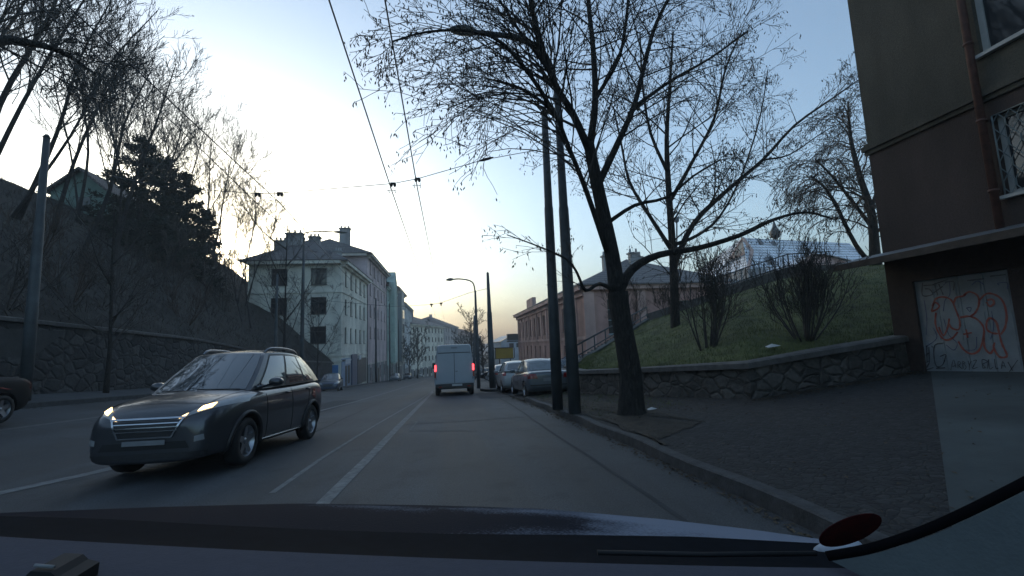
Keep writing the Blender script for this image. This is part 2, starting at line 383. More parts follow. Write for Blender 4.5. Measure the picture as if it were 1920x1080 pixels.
# drive to the garage, soil strip under the tree
def drape4(mb, A, B, C, D, nu, nv, off, edge=0.0):
    k = len(mb.v); R = random.Random(5)
    for i in range(nu+1):
        for j in range(nv+1):
            u, v = i/nu, j/nv
            p = (Vector(A)*(1-u)+Vector(B)*u)*(1-v)+(Vector(D)*(1-u)+Vector(C)*u)*v
            if (i in (0, nu) or j in (0, nv)) and edge: p = p+Vector((R.uniform(-edge, edge), R.uniform(-edge, edge)))
            mb.v.append((p.x, p.y, G(p.x, p.y)+off+(R.uniform(0, .03) if edge and 0 < i < nu and 0 < j < nv else 0)))
    for i in range(nu):
        for j in range(nv): a = k+i*(nv+1)+j; mb.face((a, a+nv+1, a+nv+2, a+1), 0, True)
d = MB(); drape4(d, (2.84, 2.4), (10.35, 8.7), (10.35, -4), (2.84, -7), 30, 6, .131); struct("driveway", d, CONC)
d = MB(); a = onground(1118, 842, .13); c = onground(1325, 792, .13); e = onground(1225, 768, .13)
drape4(d, (2.84, a.y-.2), (a.x+.9, a.y+.2), (c.x-.1, c.y), (2.84, 12), 10, 12, .134, .07)
drape4(d, (2.84, 12), (c.x, c.y), (e.x, e.y+1), (2.84, 16.6), 10, 14, .134, .05)
struct("soil_strip", d, DIRT)
# painted markings, laid where the photograph has them
def mark(pix, w, m=PAINT, name="road_marking", off=.006):
    ps = [onground(*p) for p in pix]; out = [ps[0]]
    for a, b in zip(ps, ps[1:]):
        n = max(1, int((b-a).length/1.0))
        for i in range(1, n+1): out.append(a.lerp(b, i/n))
    mb = MB(); mb.ribbon(out, w, lambda x, y: G(x, y)+off); struct(name, mb, m)
mark([(598, 952), (700, 850), (770, 777), (812, 735)], .145)
mark([(510, 925), (600, 862), (700, 800), (790, 748), (812, 733)], .07)
mark([(590, 773), (660, 755), (730, 735), (800, 713)], .15)
mark([(-160, 962), (0, 925), (180, 886), (240, 870)], .24)
mark([(772, 789), (782, 791), (768, 808), (887, 808)], .05, PAINTD)
mark([(960, 805), (985, 806)], .05, PAINTD)
for i in range(6):
    y0 = 38+i*7; mb = MB(); mb.ribbon([(-6.6, y0, 0), (-6.6, y0+3.4, 0)], .12, lambda x, y: G(x, y)+.006); struct("road_marking", mb, PAINTD)
for i in range(5):
    y0 = 32+i*6; mb = MB(); mb.ribbon([(-10.9, y0, 0), (-8.6, y0+.5, 0)], .10, lambda x, y: G(x, y)+.006); struct("road_marking", mb, PAINTD)
mb = MB(); mb.ribbon([(-9.3, y, 0) for y in rows(2, 30, 1)], .12, lambda x, y: G(x, y)+.006); struct("road_marking", mb, PAINTD)
# tar seams and patches on the carriageway
TAR = mat("tar_seam", (.033, .036, .040), .95, .2, 3)
for pts, w in (([(1.9, -2), (1.85, 9), (2.0, 17), (1.9, 33), (1.95, 60)], .05), ([(-3.0, 9), (-3.05, 25), (-2.9, 60)], .05), ([(-1.2, 11.3), (.3, 11.2), (2.5, 11.4)], .05)):
    out = []
    for a, b in zip(pts, pts[1:]):
        for i in range(12): out.append((a[0]+(b[0]-a[0])*i/12+rng.uniform(-.015, .015), a[1]+(b[1]-a[1])*i/12, 0))
    mb = MB(); mb.ribbon(out, w, lambda x, y: G(x, y)+.004); struct("road_seam", mb, TAR)

PATCH = mat("road_patch_asphalt", (.034, .037, .041), .85, .3, 30, .3, 70)
for q in (((-5.9, 14), (-4.4, 14), (-4.3, 24), (-5.8, 24.2)), ((1.2, 19.2), (2.5, 19.3), (2.45, 24.1), (1.25, 24.0))):
    d = MB(); drape4(d, q[0], q[1], q[2], q[3], 6, 12, .0035, .015)
    for i, v in enumerate(d.v): d.v[i] = (v[0], v[1], G(v[0], v[1])+.0045)
    struct("road_patch", d, PATCH)
# ------------------------------------------------------------------ left bank, wall, hill
WX = -13.1
def lwt(y):   # top of the left wall
    return G(WX, y)+.125 + 2.25 + .012*max(0, y-10)
def hillz(x, y):
    t = max(0, (-13.3-x)); z0 = lwt(y)-.25
    end = 1-.35*sstep(60, 110, y)
    cr = (15.6 - z0)*end
    s = min(1, t/20.5)
    h = z0 + cr*(s**.93)*(1 if s < 1 else 1)
    if t > 20.5: h += (t-20.5)*.05
    h += .35*math.sin(x*.9+y*.35)*min(1, t/3)*.6 + .3*math.sin(y*.23+x*.3)*min(1, t/3)
    return h
hm = MB(); yy = rows(-12, 110, 1.4); xx = [-13.35, -13.8]+[-14.4-i*.9 for i in range(24)]+[-38, -44, -55, -80, -140]
R = random.Random(3)
for y in yy:
    for x in xx: hm.v.append((x, y, hillz(x, y)+R.uniform(-.08, .08)*(1 if x < -13.5 else 0)))
n = len(xx)
for j in range(len(yy)-1):
    for i in range(n-1): a = j*n+i; hm.face((a, a+n, a+n+1, a+1), 0, True)
struct("hill", hm, LITTER)
t = thing("retaining_wall", "long grey rubble stone wall with coping below the wooded bank", "wall", (WX, 10, G(WX, 10)))
mb = MB(); ys2 = rows(-12, 53.6, 1.0)
for y in ys2:
    zt = lwt(y); zb = G(WX, y)-.2
    for x, z in ((WX+.1, zb), (WX, zt-.12), (WX-.3, zt-.12), (WX-.3, zb)): mb.v.append((x, y, z))
for j in range(len(ys2)-1):
    for i in range(3): a = j*4+i; mb.face((a, a+1, a+5, a+4), 0)
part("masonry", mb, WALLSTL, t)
mb = MB()
for y in ys2:
    zt = lwt(y)
    for x, z in ((WX+.08, zt-.12), (WX+.08, zt-.01), (WX-.12, zt+.04), (WX-.34, zt), (WX-.34, zt-.12)): mb.v.append((x, y, z))
for j in range(len(ys2)-1):
    for i in range(4): a = j*5+i; mb.face((a, a+1, a+6, a+5), 0)
part("coping", mb, CAPS, t)
mb = MB(); zz = G(WX, 14)
for s_ in (0,):
    mb.poly([(WX+.03, 13.6, zz+2.0), (WX+.03, 17.6, zz+2.0), (WX+.04, 15.9, zz+.8), (WX+.06, 14.0, zz+.0), (WX+.06, 13.0, zz+.0)])
# a smooth mortar patch on the stones, its edge running down across them
part("render_patch", mb, mat("old_render", (.045, .046, .045), .9, .3, 2, .2, 20), t)

# ------------------------------------------------------------------ right bank: wall, grass slope
WF = [(4.45, 17.2), (4.2, 15.0), (5.0, 11.8), (5.98, 8.6), (8.2, 8.9), (10.9, 9.25)]
def rwt(i, x, y):
    return {0: .36, 1: .42, 2: .62, 3: .84, 4: 1.04, 5: 1.27}[i]
WT = [rwt(i, *p) for i, p in enumerate(WF)]
t = thing("retaining_wall", "low rubble stone wall with thick coping holding the grass slope", "wall", (5.98, 8.6, G(5.98, 8.6)))
def offs(P, d):
    out = []
    for i, p in enumerate(P):
        a = Vector(P[max(i-1, 0)]); b = Vector(P[min(i+1, len(P)-1)])
        if 0 < i < len(P)-1:
            n1 = (Vector(P[i])-a).normalized(); n2 = (b-Vector(P[i])).normalized(); dd = (n1+n2).normalized(); q = 1/max(.5, dd.dot(n1))
        else: dd = (b-a).normalized(); q = 1
        n = Vector((-dd.y, dd.x)); out.append((p[0]+n.x*d*q, p[1]+n.y*d*q))
    return out
def loftwall(P, prof, m, name, t):
    """prof: list of (offset to the back, kind, dz): z from top or ground"""
    mb = MB(); L = [offs(P, o) for o, _, _ in prof]
    for i in range(len(P)):
        for (o, kk, dz), q in zip(prof, L):
            x, y = q[i]; z = (WT[i]+dz) if kk == 't' else (G(x, y)+dz); mb.v.append((x, y, z))
    n = len(prof)
    for i in range(len(P)-1):
        for j in range(n-1): a = i*n+j; mb.face((a, a+1, a+n+1, a+n), 0)
    mb.face(range(n)); mb.face([(len(P)-1)*n+n-1-j for j in range(n)])
    return part(name, mb, m, t)
# back of the wall is on its left hand side walking from far to near (+x side)
loftwall(WF, [(-.02, 'g', -.1), (.04, 't', -.13), (.34, 't', -.13), (.34, 'g', -.1)], WALLST, "masonry", t)
loftwall(WF, [(-.06, 't', -.13), (-.06, 't', -.02), (.02, 't', .01), (.36, 't', .01), (.38, 't', -.13)], CAPS, "coping", t)
# grass slope lofted from the wall top to its crest
FR = offs(WF, .36)
front = [(FR[0][0], FR[0][1], WT[0]-.02), (FR[1][0], FR[1][1], WT[1]-.02), (FR[2][0], FR[2][1], WT[2]-.02), (FR[3][0], FR[3][1], WT[3]-.02), (8.15, 9.26, WT[4]-.02), (10.85, 9.62, WT[5]-.02), (14.0, 10.2, 1.7)]
crest = [aty(1064, 692, 19), aty(1150, 642, 23), aty(1215, 602, 25.5), aty(1330, 566, 25), aty(1460, 525, 23.5), aty(1590, 500, 22.5), aty(1740, 492, 21)]
def interp(P, u):
    x = u*(len(P)-1); i = min(int(x), len(P)-2); f = x-i; return Vector(P[i]).lerp(Vector(P[i+1]), f)
def slope(u, v):
    a, b = interp(front, u), interp(crest, u); p = a.lerp(b, v)
    p.z += math.sin(v*math.pi)*.35*min(1, u*2) + .07*math.sin(u*37+v*9)*math.sin(v*3.14) + .05*math.sin(u*17-v*23)*math.sin(v*3.14)
    return p
mb = MB(); mb.grid(slope, 60, 40); struct("grass_slope", mb, GRASS)
# the flat land behind the crest
mb = MB()
for v in range(7):
    for i in range(31):
        p = interp(crest, i/30); q = Vector((p.x + v*v*1.5*(i/30), p.y+v*v*1.8, p.z-.06 + .05*v)); w_ = sstep(.12, .5, i/30)
        if v: q.z = q.z*w_ + (G(q.x, q.y)-.1)*(1-w_)
        mb.v.append(tuple(q))
for v in range(6):
    for i in range(30): a = v*31+i; mb.face((a, a+1, a+32, a+31), 0, True)
struct("upper_ground", mb, GRASS)
def scatter_blades(name, n, fn, hmin, hmax, w, m, seed, lean=.5):
    R = random.Random(seed); mb = MB()
    for _ in range(n):
        p = fn(R); h = R.uniform(hmin, hmax); a = R.uniform(0, 6.28); dx, dy = math.cos(a)*w, math.sin(a)*w
        l = Vector((R.uniform(-lean, lean)*h, R.uniform(-lean, lean)*h, h)); k = len(mb.v)
        mb.v += [(p.x-dx, p.y-dy, p.z-.02), (p.x+dx, p.y+dy, p.z-.02), tuple(p+l)]; mb.face((k, k+1, k+2), 0)
    o = part(name, mb, m); tag(o, kind='stuff'); return o
GB1 = mat("grass_blades", (.05, .065, .02), .9, 0, 1.1, col2=(.16, .18, .065))
GB2 = mat("dry_stalks", (.03, .027, .022), .9, 0, 1.1, col2=(.11, .10, .085))
def fs(R):
    u, v = R.random()**.9, R.random()**1.5; return slope(u, v)
o = scatter_blades("grass", 42000, fs, .03, .11, .008, GB1, 11); tag(o, "short patchy green grass covering the bank above the low wall", "grass")
def fl(R):
    x = -13.5-R.random()**1.2*20; y = R.uniform(6, 75); return Vector((x, y, hillz(x, y)))
o = scatter_blades("undergrowth", 26000, fl, .1, .6, .018, GB2, 12, 1.1); tag(o, "dry grass and dead stems on the wooded bank", "undergrowth")
def fd(R): return Vector((R.uniform(2.9, 4.9), R.uniform(9, 16.4), 0))
def fdd(R):
    p = fd(R); p.z = G(p.x, p.y)+.14; return p
o = scatter_blades("grass", 1800, fdd, .02, .06, .006, GB1, 13); tag(o, "sparse weeds on the soil strip round the big tree", "weeds")
LEAF = mat("fallen_leaf", (.035, .025, .016), .9, 0, 3, col2=(.10, .075, .045))
R = random.Random(31); mb = MB()
for _ in range(5200):
    k_ = R.random()
    if k_ < .34: y = R.uniform(2, 30); x = 2.62-abs(R.gauss(0, .10)); z = base(y)+.008
    elif k_ < .55: y = R.uniform(8, 16.4); x = R.uniform(2.9, 5.3); z = G(x, y)+.15
    elif k_ < .85: x = R.uniform(2.9, 10); y = R.uniform(2, 14); z = G(x, y)+.137
    else: y = R.uniform(8, 50); x = -11.3+abs(R.gauss(0, .12)); z = G(x, y)+.008
    if R.random() < .5 and k_ >= .55 and k_ < .85:
        tt_ = R.random(); x = 5.9+4.4*tt_-abs(R.gauss(0, .15)); y = 8.4+.5*tt_-abs(R.gauss(0, .2)); z = G(x, y)+.137
    a = R.uniform(0, 6.28); s_ = R.uniform(.012, .032); c_, d_ = math.cos(a)*s_, math.sin(a)*s_; k = len(mb.v)
    mb.v += [(x-c_, y-d_, z), (x+d_*.6, y-c_*.6, z+R.uniform(.002, .015)), (x+c_, y+d_, z+R.uniform(0, .01)), (x-d_*.6, y+c_*.6, z+R.uniform(.002, .015))]; mb.face((k, k+1, k+2, k+3))
o = part("fallen_leaves", mb, LEAF); tag(o, "small brown fallen leaves along the kerbs and on the pavement", "leaves", kind='stuff')
# far hills
HILL = mat("far_hills", (.10, .12, .15), .95, .15, .01)
mb = MB(); R = random.Random(8)
for i in range(61):
    a = math.radians(-60+i*2); dst = 720
    x, y = math.sin(a)*dst, math.cos(a)*dst
    h = 6+4.5*math.sin(i*.7)+2.5*math.sin(i*1.9+1)
    for q, z in ((.80, -30), (.9, h*.6), (1.0, h), (1.15, h*.8), (1.3, -30)): mb.v.append((x*q, y*q, z))
for i in range(60):
    for j in range(4): a = i*5+j; mb.face((a, a+5, a+6, a+1), 0, True)
struct("far_hills", mb, HILL)
# ------------------------------------------------------------------ trees
def rot_about(d, ang, az):
    a = d.orthogonal().normalized(); b = d.cross(a)
    s = a*math.cos(az)+b*math.sin(az); return (d*math.cos(ang)+s*math.sin(ang)).normalized()
def sm(pts, k=3):
    """Catmull-Rom through the points"""
    P = [Vector(p) for p in pts]; P = [P[0]*2-P[1]]+P+[P[-1]*2-P[-2]]; out = []
    for i in range(1, len(P)-2):
        for j in range(k):
            t = j/k; a, b, c, d = P[i-1], P[i], P[i+1], P[i+2]
            out.append(.5*((2*b)+(c-a)*t+(2*a-5*b+4*c-d)*t*t+(3*b-a-3*c+d)*t**3))
    out.append(P[-2]); return out
class Tree:
    def __init__(s, seed, rmin, seeds=0.0, seedsize=.05, up=.12, droop=0.0, wob=.18, spread=.75, nleaf=1):
        s.R = random.Random(seed); s.tr = MB(); s.cr = MB(); s.rmin = rmin; s.seeds = seeds; s.ss = seedsize
        s.up = up; s.droop = droop; s.wob = wob; s.spread = spread; s.nleaf = nleaf
    def limb(s, pts, r0, r1, k=3, big=True):
        p = sm(pts, k); n = len(p); rad = [r0+(r1-r0)*(i/(n-1))**.8 for i in range(n)]
        (s.tr if big else s.cr).tube(p, rad, 8 if r0 > .06 else 5); return p, rad
    def grow(s, p, d, L, r, lev, maxlev, dens):
        R = s.R; n = 4 if lev < maxlev else 3; pts = [Vector(p)]; q = Vector(p); dd = Vector(d)
        for i in range(n):
            dd = dd + Vector((R.gauss(0, s.wob), R.gauss(0, s.wob), R.gauss(0, s.wob)))
            dd.z += s.up - s.droop*(i/n+.3)
            dd.normalize(); q = q+dd*(L/n); pts.append(q.copy())
        r = max(r, s.rmin); rad = [max(s.rmin*.8, r*(1-.62*i/n)) for i in range(n+1)]
        s.cr.tube(pts, rad, 5 if r > .03 else 3, 0, cap=False)
        if lev < maxlev:
            m = max(2, int(dens*(.8+R.random()*.5)))
            for j in range(m):
                t = .22+.78*(j+R.random()*.8)/m; t = min(t, .98); i = min(int(t*n), n-1); f = t*n-i
                c = pts[i].lerp(pts[i+1], f); ax = (pts[i+1]-pts[i]).normalized()
                cd_ = rot_about(ax, s.spread*(.6+.6*R.random()), R.uniform(0, 6.28))
                s.grow(c, cd_, L*(.62-.2*t)*(.75+.5*R.random()), r*(.55-.1*t), lev+1, maxlev, dens)
        elif s.seeds and R.random() < s.seeds:
            s.cluster(pts[-1])
    def cluster(s, p):
        R = s.R
        for _ in range(R.randint(2, 5)*s.nleaf):
            o = Vector((R.gauss(0, .5), R.gauss(0, .5), R.uniform(-1.3, .2)))*s.ss; a = R.uniform(0, 6.28); w = s.ss*.16
            e = o+Vector((R.gauss(0, .3), R.gauss(0, .3), -R.uniform(.5, 1.1)))*s.ss; k = len(s.cr.v)
            x, y = math.cos(a)*w, math.sin(a)*w
            s.cr.v += [tuple(p+o), tuple(p+(o+e)/2+Vector((x, y, 0))), tuple(p+e), tuple(p+(o+e)/2-Vector((x, y, 0)))]
            s.cr.face((k, k+1, k+2, k+3), 1)
    def sprout(s, p, rad, t0, t1, n, L0, L1, maxlev, dens, ang=.9, rf=.4, bias=None):
        R = s.R; m = len(p)-1
        for j in range(n):
            t = t0+(t1-t0)*(j+R.random())/n; t = min(t, .995); i = min(int(t*m), m-1); f = t*m-i
            c = p[i].lerp(p[i+1], f); ax = (p[i+1]-p[i]).normalized(); r = rad[i]+(rad[i+1]-rad[i])*f
            d = rot_about(ax, ang*(.7+.5*R.random()), R.uniform(0, 6.28))
            if bias is not None: d = (d+bias).normalized()
            L = (L0+(L1-L0)*((t-t0)/(t1-t0)))*(.7+.5*R.random())
            s.grow(c, d, L, min(r*rf, .012*L+.004), 1, maxlev, dens)
    def finish(s, name, label, cat, loc, m=BARK, tm=TWIG, group=None):
        t = thing(name, label, cat, loc, group=group)
        part("trunk", s.tr, m, t); part("crown", s.cr, [tm, SEED], t); return t
# --- the big tree at the kerb, its limbs laid along those in the photograph
def limbpts(pix, Y0, Y1):
    n = len(pix); return [aty(px, py, Y0+(Y1-Y0)*i/(n-1)) for i, (px, py) in enumerate(pix)]
B = onground(1186, 778, .12); YB = B.y
T = Tree(21, .006, seeds=1.0, seedsize=.085, up=.03, droop=.10, wob=.10, spread=.72)
tp = [B+Vector((0, 0, -.1)), B+Vector((-.01, 0, .12))]+limbpts([(1182, 700), (1172, 640), (1163, 585), (1158, 548)], YB, YB)
T.tr.tube(sm(tp, 3), [.37, .34, .30, .27, .25, .235, .225, .215, .21, .205, .20, .20, .20, .20, .21, .21][:len(sm(tp, 3))], 12)
A, ra = T.limb(limbpts([(1158, 555), (1148, 480), (1128, 385), (1110, 300), (1104, 268)], YB, YB-.1), .185, .115)
A1, r1 = T.limb(limbpts([(1106, 285), (1075, 215), (1042, 160), (1018, 95), (1000, 30), (985, -60)], YB-.1, YB-1.1), .09, .04)
A2, r2 = T.limb(limbpts([(1106, 275), (1116, 190), (1112, 90), (1104, 10), (1100, -90)], YB-.1, YB+.4), .085, .045)
A3, r3 = T.limb(limbpts([(1122, 345), (1160, 265), (1190, 195), (1210, 115), (1232, 40), (1280, -50)], YB, YB+.5), .08, .035)
A4, r4 = T.limb(limbpts([(1138, 470), (1100, 360), (1066, 275), (1040, 215), (985, 170), (925, 150)], YB-.1, YB-1.6), .065, .02)
A5, r5 = T.limb(limbpts([(1160, 548), (1185, 505), (1235, 478), (1310, 465), (1390, 440), (1450, 412), (1510, 398), (1560, 410)], YB, YB+1.3), .11, .022)
A6, r6 = T.limb(limbpts([(1155, 548), (1125, 532), (1098, 545), (1082, 512), (1062, 486), (1010, 462), (950, 440)], YB, YB-.7), .05, .010)
A7, r7 = T.limb(limbpts([(1040, 215), (1000, 150), (940, 80), (880, 58), (800, 60), (735, 78)], YB-.9, YB-2.0), .05, .014)
A8, r8 = T.limb(limbpts([(1190, 200), (1260, 150), (1330, 110), (1400, 60)], YB+.4, YB+1.2), .05, .02)
A9, r9 = T.limb(limbpts([(1050, 175), (1020, 120), (975, 60), (930, -10)], YB-.7, YB-1.6), .05, .02)
A10, r10 = T.limb(limbpts([(1120, 180), (1160, 110), (1175, 30), (1180, -60)], YB+.2, YB-.6), .05, .025)
A11, r11 = T.limb(limbpts([(1136, 420), (1190, 385), (1250, 370), (1300, 330), (1350, 300)], YB, YB-1), .05, .015)
for (p, r, n, a, b) in ((A1, r1, 17, 1.5, 1.0), (A2, r2, 13, 1.5, 1.2), (A3, r3, 14, 1.5, 1.1), (A4, r4, 20, 1.9, 1.0), (A8, r8, 11, 1.3, .7), (A9, r9, 11, 1.3, 1.0), (A10, r10, 11, 1.3, 1.0)):
    T.sprout(p, r, .2, 1, int(n*1.25), a*1.35, b*1.3, 3, 3.4, .85)
T.sprout(A, ra, .45, 1, 6, 1.3, 1.2, 3, 4, .9)
T.sprout(A7, r7, .15, 1, 20, 1.3, .7, 3, 3.7, .75, bias=Vector((-.25, 0, -.1)))
T.sprout(A4, r4, .3, 1, 18, 2.4, 1.5, 3, 3.4, .7, bias=Vector((-.8, 0, -.1)))
T.sprout(A1, r1, .1, .8, 14, 2.4, 1.5, 3, 3.4, .7, bias=Vector((-.9, 0, .05)))
T.sprout(A5, r5, .3, 1, 14, .9, .5, 3, 3.6, .8, bias=Vector((0, 0, .1)))
T.sprout(A6, r6, .3, 1, 9, .8, .6, 2, 4, .8, bias=Vector((-.2, 0, .5)))
T.sprout(A11, r11, .3, 1, 8, 1.0, .6, 3, 3.6, .8)
T.finish("bare_tree", "big bare tree with seed clusters in the soil strip beside two poles", "tree", B, BARK)
# --- second tree on the grass slope
B2 = slope(.46, .34)
def slope_at(px, py):
    d = ray(px, py); best = None
    for i in range(61):
        for j in range(41):
            p = slope(i/60, j/40); v = p-EYE; e = (v.normalized()-d.normalized()).length
            if best is None or e < best[0]: best = (e, p)
    return best[1]
B2 = slope_at(1268, 610); Y2 = B2.y
T = Tree(22, .0085, seeds=.9, seedsize=.12, up=.05, droop=.06, wob=.10, spread=.72)
C0, c0 = T.limb([B2+Vector((0, 0, -.3))]+limbpts([(1266, 600), (1262, 480), (1254, 360), (1250, 260), (1256, 160), (1262, 60)], Y2, Y2), .24, .04)
C1, c1 = T.limb(limbpts([(1262, 500), (1300, 420), (1360, 360), (1430, 300), (1490, 235), (1560, 185), (1610, 150)], Y2, Y2+.5), .13, .025)
C2, c2 = T.limb(limbpts([(1260, 470), (1215, 400), (1180, 340), (1165, 270), (1150, 200)], Y2, Y2+1), .10, .03)
C3, c3 = T.limb(limbpts([(1255, 380), (1300, 300), (1340, 220), (1360, 130), (1390, 60)], Y2, Y2-1), .09, .03)
C4, c4 = T.limb(limbpts([(1262, 460), (1310, 440), (1350, 405), (1390, 330), (1425, 220), (1440, 130)], Y2, Y2+1), .08, .02)
C5, c5 = T.limb(limbpts([(1255, 330), (1220, 250), (1205, 160), (1200, 60)], Y2, Y2-1), .08, .03)
C6, c6 = T.limb(limbpts([(1430, 300), (1480, 290), (1540, 250), (1585, 225)], Y2+.3, Y2+1), .05, .015)
for (p, r, n, a, b) in ((C0, c0, 18, 2.8, 1.6), (C1, c1, 22, 2.0, .9), (C2, c2, 14, 2.2, 1.5), (C3, c3, 16, 2.2, 1.4), (C4, c4, 15, 1.9, 1.2), (C5, c5, 14, 2.2, 1.5), (C6, c6, 9, 1.3, .8)):
    T.sprout(p, r, .18, 1, int(n*1.4), a*1.2, b*1.2, 3, 4.3, .85)
T.finish("bare_tree", "bare tree halfway up the grass slope, one limb reaching towards the dark building", "tree", B2, BARK)
# --- weeping tree at the top of the slope
B3 = crest[5].lerp(crest[6], .35)+Vector((0, 0, -.2)); Y3 = B3.y
T = Tree(23, .012, seeds=.35, seedsize=.12, up=.10, droop=.62, wob=.12, spread=.6)
D0, d0 = T.limb([B3]+limbpts([(1640, 470), (1634, 400), (1612, 330), (1595, 260), (1590, 190)], Y3, Y3), .34, .05)
D1, d1 = T.limb(limbpts([(1638, 430), (1600, 380), (1560, 330), (1530, 300)], Y3, Y3-1), .12, .04)
D2, d2 = T.limb([B3]+limbpts([(1605, 460), (1570, 390), (1545, 350), (1520, 330)], Y3-.5, Y3-1), .14, .05)
D3, d3 = T.limb(limbpts([(1630, 400), (1650, 340), (1660, 280), (1668, 220)], Y3, Y3+1), .12, .04)
for (p, r, n, a, b) in ((D0, d0, 34, 3.6, 2.0), (D1, d1, 16, 2.8, 1.8), (D2, d2, 14, 2.8, 1.8), (D3, d3, 12, 2.6, 2.0)):
    T.sprout(p, r, .25, 1, int(n*1.3), a, b, 3, 5.2, 1.0, bias=Vector((0, 0, .25)))
T.finish("weeping_tree", "thick trunked tree with drooping twigs at the top of the slope by the dark building", "tree", B3, BARK, TWIGR)
# --- shrubs on the slope
def shrub(name, label, Bp, h, w, seed, n, m, rmin=.006, group=None, maxlev=3):
    T = Tree(seed, rmin, up=.16, wob=.13, spread=.55); R = T.R
    for i in range(n):
        a = R.uniform(0, 6.28); q = R.uniform(.2, 1)*w; top = Bp+Vector((math.cos(a)*q, math.sin(a)*q, h*R.uniform(.7, 1)))
        st = Bp+Vector((math.cos(a)*.15, math.sin(a)*.15, -.1)); mid = st.lerp(top, .5)+Vector((math.cos(a), math.sin(a), 0))*w*.1
        p, r = T.limb([st, mid, top], .022*h/2.5+.006, .007, 3); T.sprout(p, r, .2, 1, 8, h*.38, h*.25, maxlev, 3.4, .6)
    t = thing(name, label, "shrub", Bp, group=group); part("stem", T.tr, m, t); part("crown", T.cr, m, t); return t
shrub("bare_shrub", "bare many-stemmed shrub on the grass near the wall corner below the second tree", slope_at(1325, 655), 2.5, .95, 31, 15, TWIG)
shrub("bare_shrub", "wide bare shrub on the grass between the snowy roof and the low wall", slope_at(1508, 640), 2.0, 1.15, 32, 22, TWIG)
shrub("bare_shrub", "small bare bush on the slope top in front of the pink house", slope_at(1175, 600)+Vector((.3, 1.0, 0)), 2.6, 1.6, 33, 12, TWIGR, .008)
shrub("bare_shrub", "bushy bare shrub growing by the upper railing", slope_at(1250, 585)+Vector((0, 0, 0)), 1.7, 1.3, 34, 9, TWIGR, .009)
# --- the bare wood on the left bank
def hb(x, y): return Vector((x, y, hillz(x, y)-.3))
def bank_tree(label, bx, by, tpx, tpy, seed, r0=.24, stems=1, lat=9, dens=4.0, lean=0, rmin=.013, maxlev=3, t0=.35):
    b = hb(bx, by); top = aty(tpx, tpy, by+lean); H = (top-b).length
    T = Tree(seed, rmin, seeds=.03, seedsize=.12, up=.12, wob=.075, spread=.55); R = T.R
    for s_ in range(stems):
        o = Vector((R.uniform(-.4, .4), R.uniform(-.4, .4), 0))*(1 if stems > 1 else 0)
        tt = top + (Vector((R.uniform(-1, 1)*H*.22, R.uniform(-1, 1)*H*.12, -R.uniform(0, .18)*H)) if s_ else Vector((0, 0, 0)))
        m1 = b.lerp(tt, .35)+Vector((R.uniform(-.5, .5), R.uniform(-.3, .3), H*.02)); m2 = b.lerp(tt, .7)+Vector((R.uniform(-.6, .6), 0, H*.01))
        p, r = T.limb([b+o, m1+o, m2+o*.5, tt], r0*.62*(1 if s_ == 0 else .65), .025, 4)
        for j in range(4):     # long upswept limbs
            t = .38+.14*j; i = int(t*(len(p)-1)); ax = (p[i+1]-p[i]).normalized(); d = rot_about(ax, R.uniform(.35, .6), R.uniform(0, 6.28))
            L = H*(.42-.06*j); e = p[i]+d*L+Vector((0, 0, L*.12)); mm = p[i].lerp(e, .5)+Vector((0, 0, -L*.05))
            q, rq = T.limb([p[i], mm, e], r[i]*.42, .018, 4, False); T.sprout(q, rq, .12, 1, int(lat*1.1), H*.14, H*.10, maxlev, dens, .7)
        T.sprout(p, r, t0, 1, int(lat*1.6), H*.22, H*.12, maxlev, dens, .65)
    T.finish("bare_tree", label, "tree", b, BARKB, TWIGF, group="bare trees of the wooded bank"); return T
BT = [
 ("tall forked bare tree at the edge of the frame, highest on the bank", -22.5, 17, 20, -130, 41, .26, 2, 9),
 ("slim bare tree behind the first leaning trunks", -27, 26, 55, -60, 42, .20, 2, 8),
 ("thick dark bare tree rising straight from the crest above the lamp pole", -25, 27, 150, -120, 43, .34, 2, 11),
 ("bare tree leaning over the street from the crest right of the thick one", -24.5, 29, 215, -10, 44, .24, 2, 10),
 ("bare tree with a wide upswept crown between the thick tree and the conifers", -23.5, 30, 262, 75, 45, .22, 1, 10),
 ("leaning bare tree whose trunk crosses the gabled house", -20.5, 28, 285, 130, 46, .24, 1, 9),
 ("second leaning bare trunk crossing the gabled house", -22, 33, 330, 120, 47, .24, 2, 9),
 ("fine twigged bare tree just above the tall conifer", -27, 44, 345, 190, 48, .20, 2, 9),
 ("bare tree spreading behind the two conifers", -26, 47, 385, 235, 49, .18, 2, 9),
 ("bare tree standing right of the shorter conifer", -24.5, 50, 440, 265, 50, .2, 1, 10),
 ("low bare tree in front of the sky beside the shorter conifer", -23.5, 51, 425, 345, 51, .14, 2, 8),
 ("bare tree at the end of the wood above the corner building roof", -22.5, 51.5, 478, 345, 52, .15, 2, 9),
 ("last small bare tree of the wood with a few hanging leaves", -22, 52, 520, 375, 53, .12, 2, 8),
 ("slender bare sapling halfway down the bank", -19, 33, 330, 420, 54, .1, 1, 7),
 ("thin bare tree on the lower bank above the dark wagon", -17.5, 36, 395, 470, 55, .1, 1, 7),
 ("tall bare tree filling the sky behind the lamp pole top", -29, 30, 95, -150, 57, .26, 2, 10),
 ("bare tree with fine twigs just left of the gabled house", -28, 38, 180, 60, 58, .2, 2, 10),
 ("straight bare tree behind the gabled house roof", -33, 48, 235, 120, 59, .2, 2, 9),
 ("bare tree rising between the two tallest conifers", -27, 50, 300, 165, 61, .2, 2, 9),
 ("bare tree with spreading twigs above the shorter conifer", -28, 54, 405, 215, 62, .2, 2, 9),
 ("tall bare tree at the very edge of the frame behind the forked one", -30, 24, -20, -60, 63, .24, 2, 9),
 ("crooked bare tree low on the bank near the corner building", -18.2, 44, 440, 470, 56, .12, 2, 7),
]
for a in BT: bank_tree(*a)
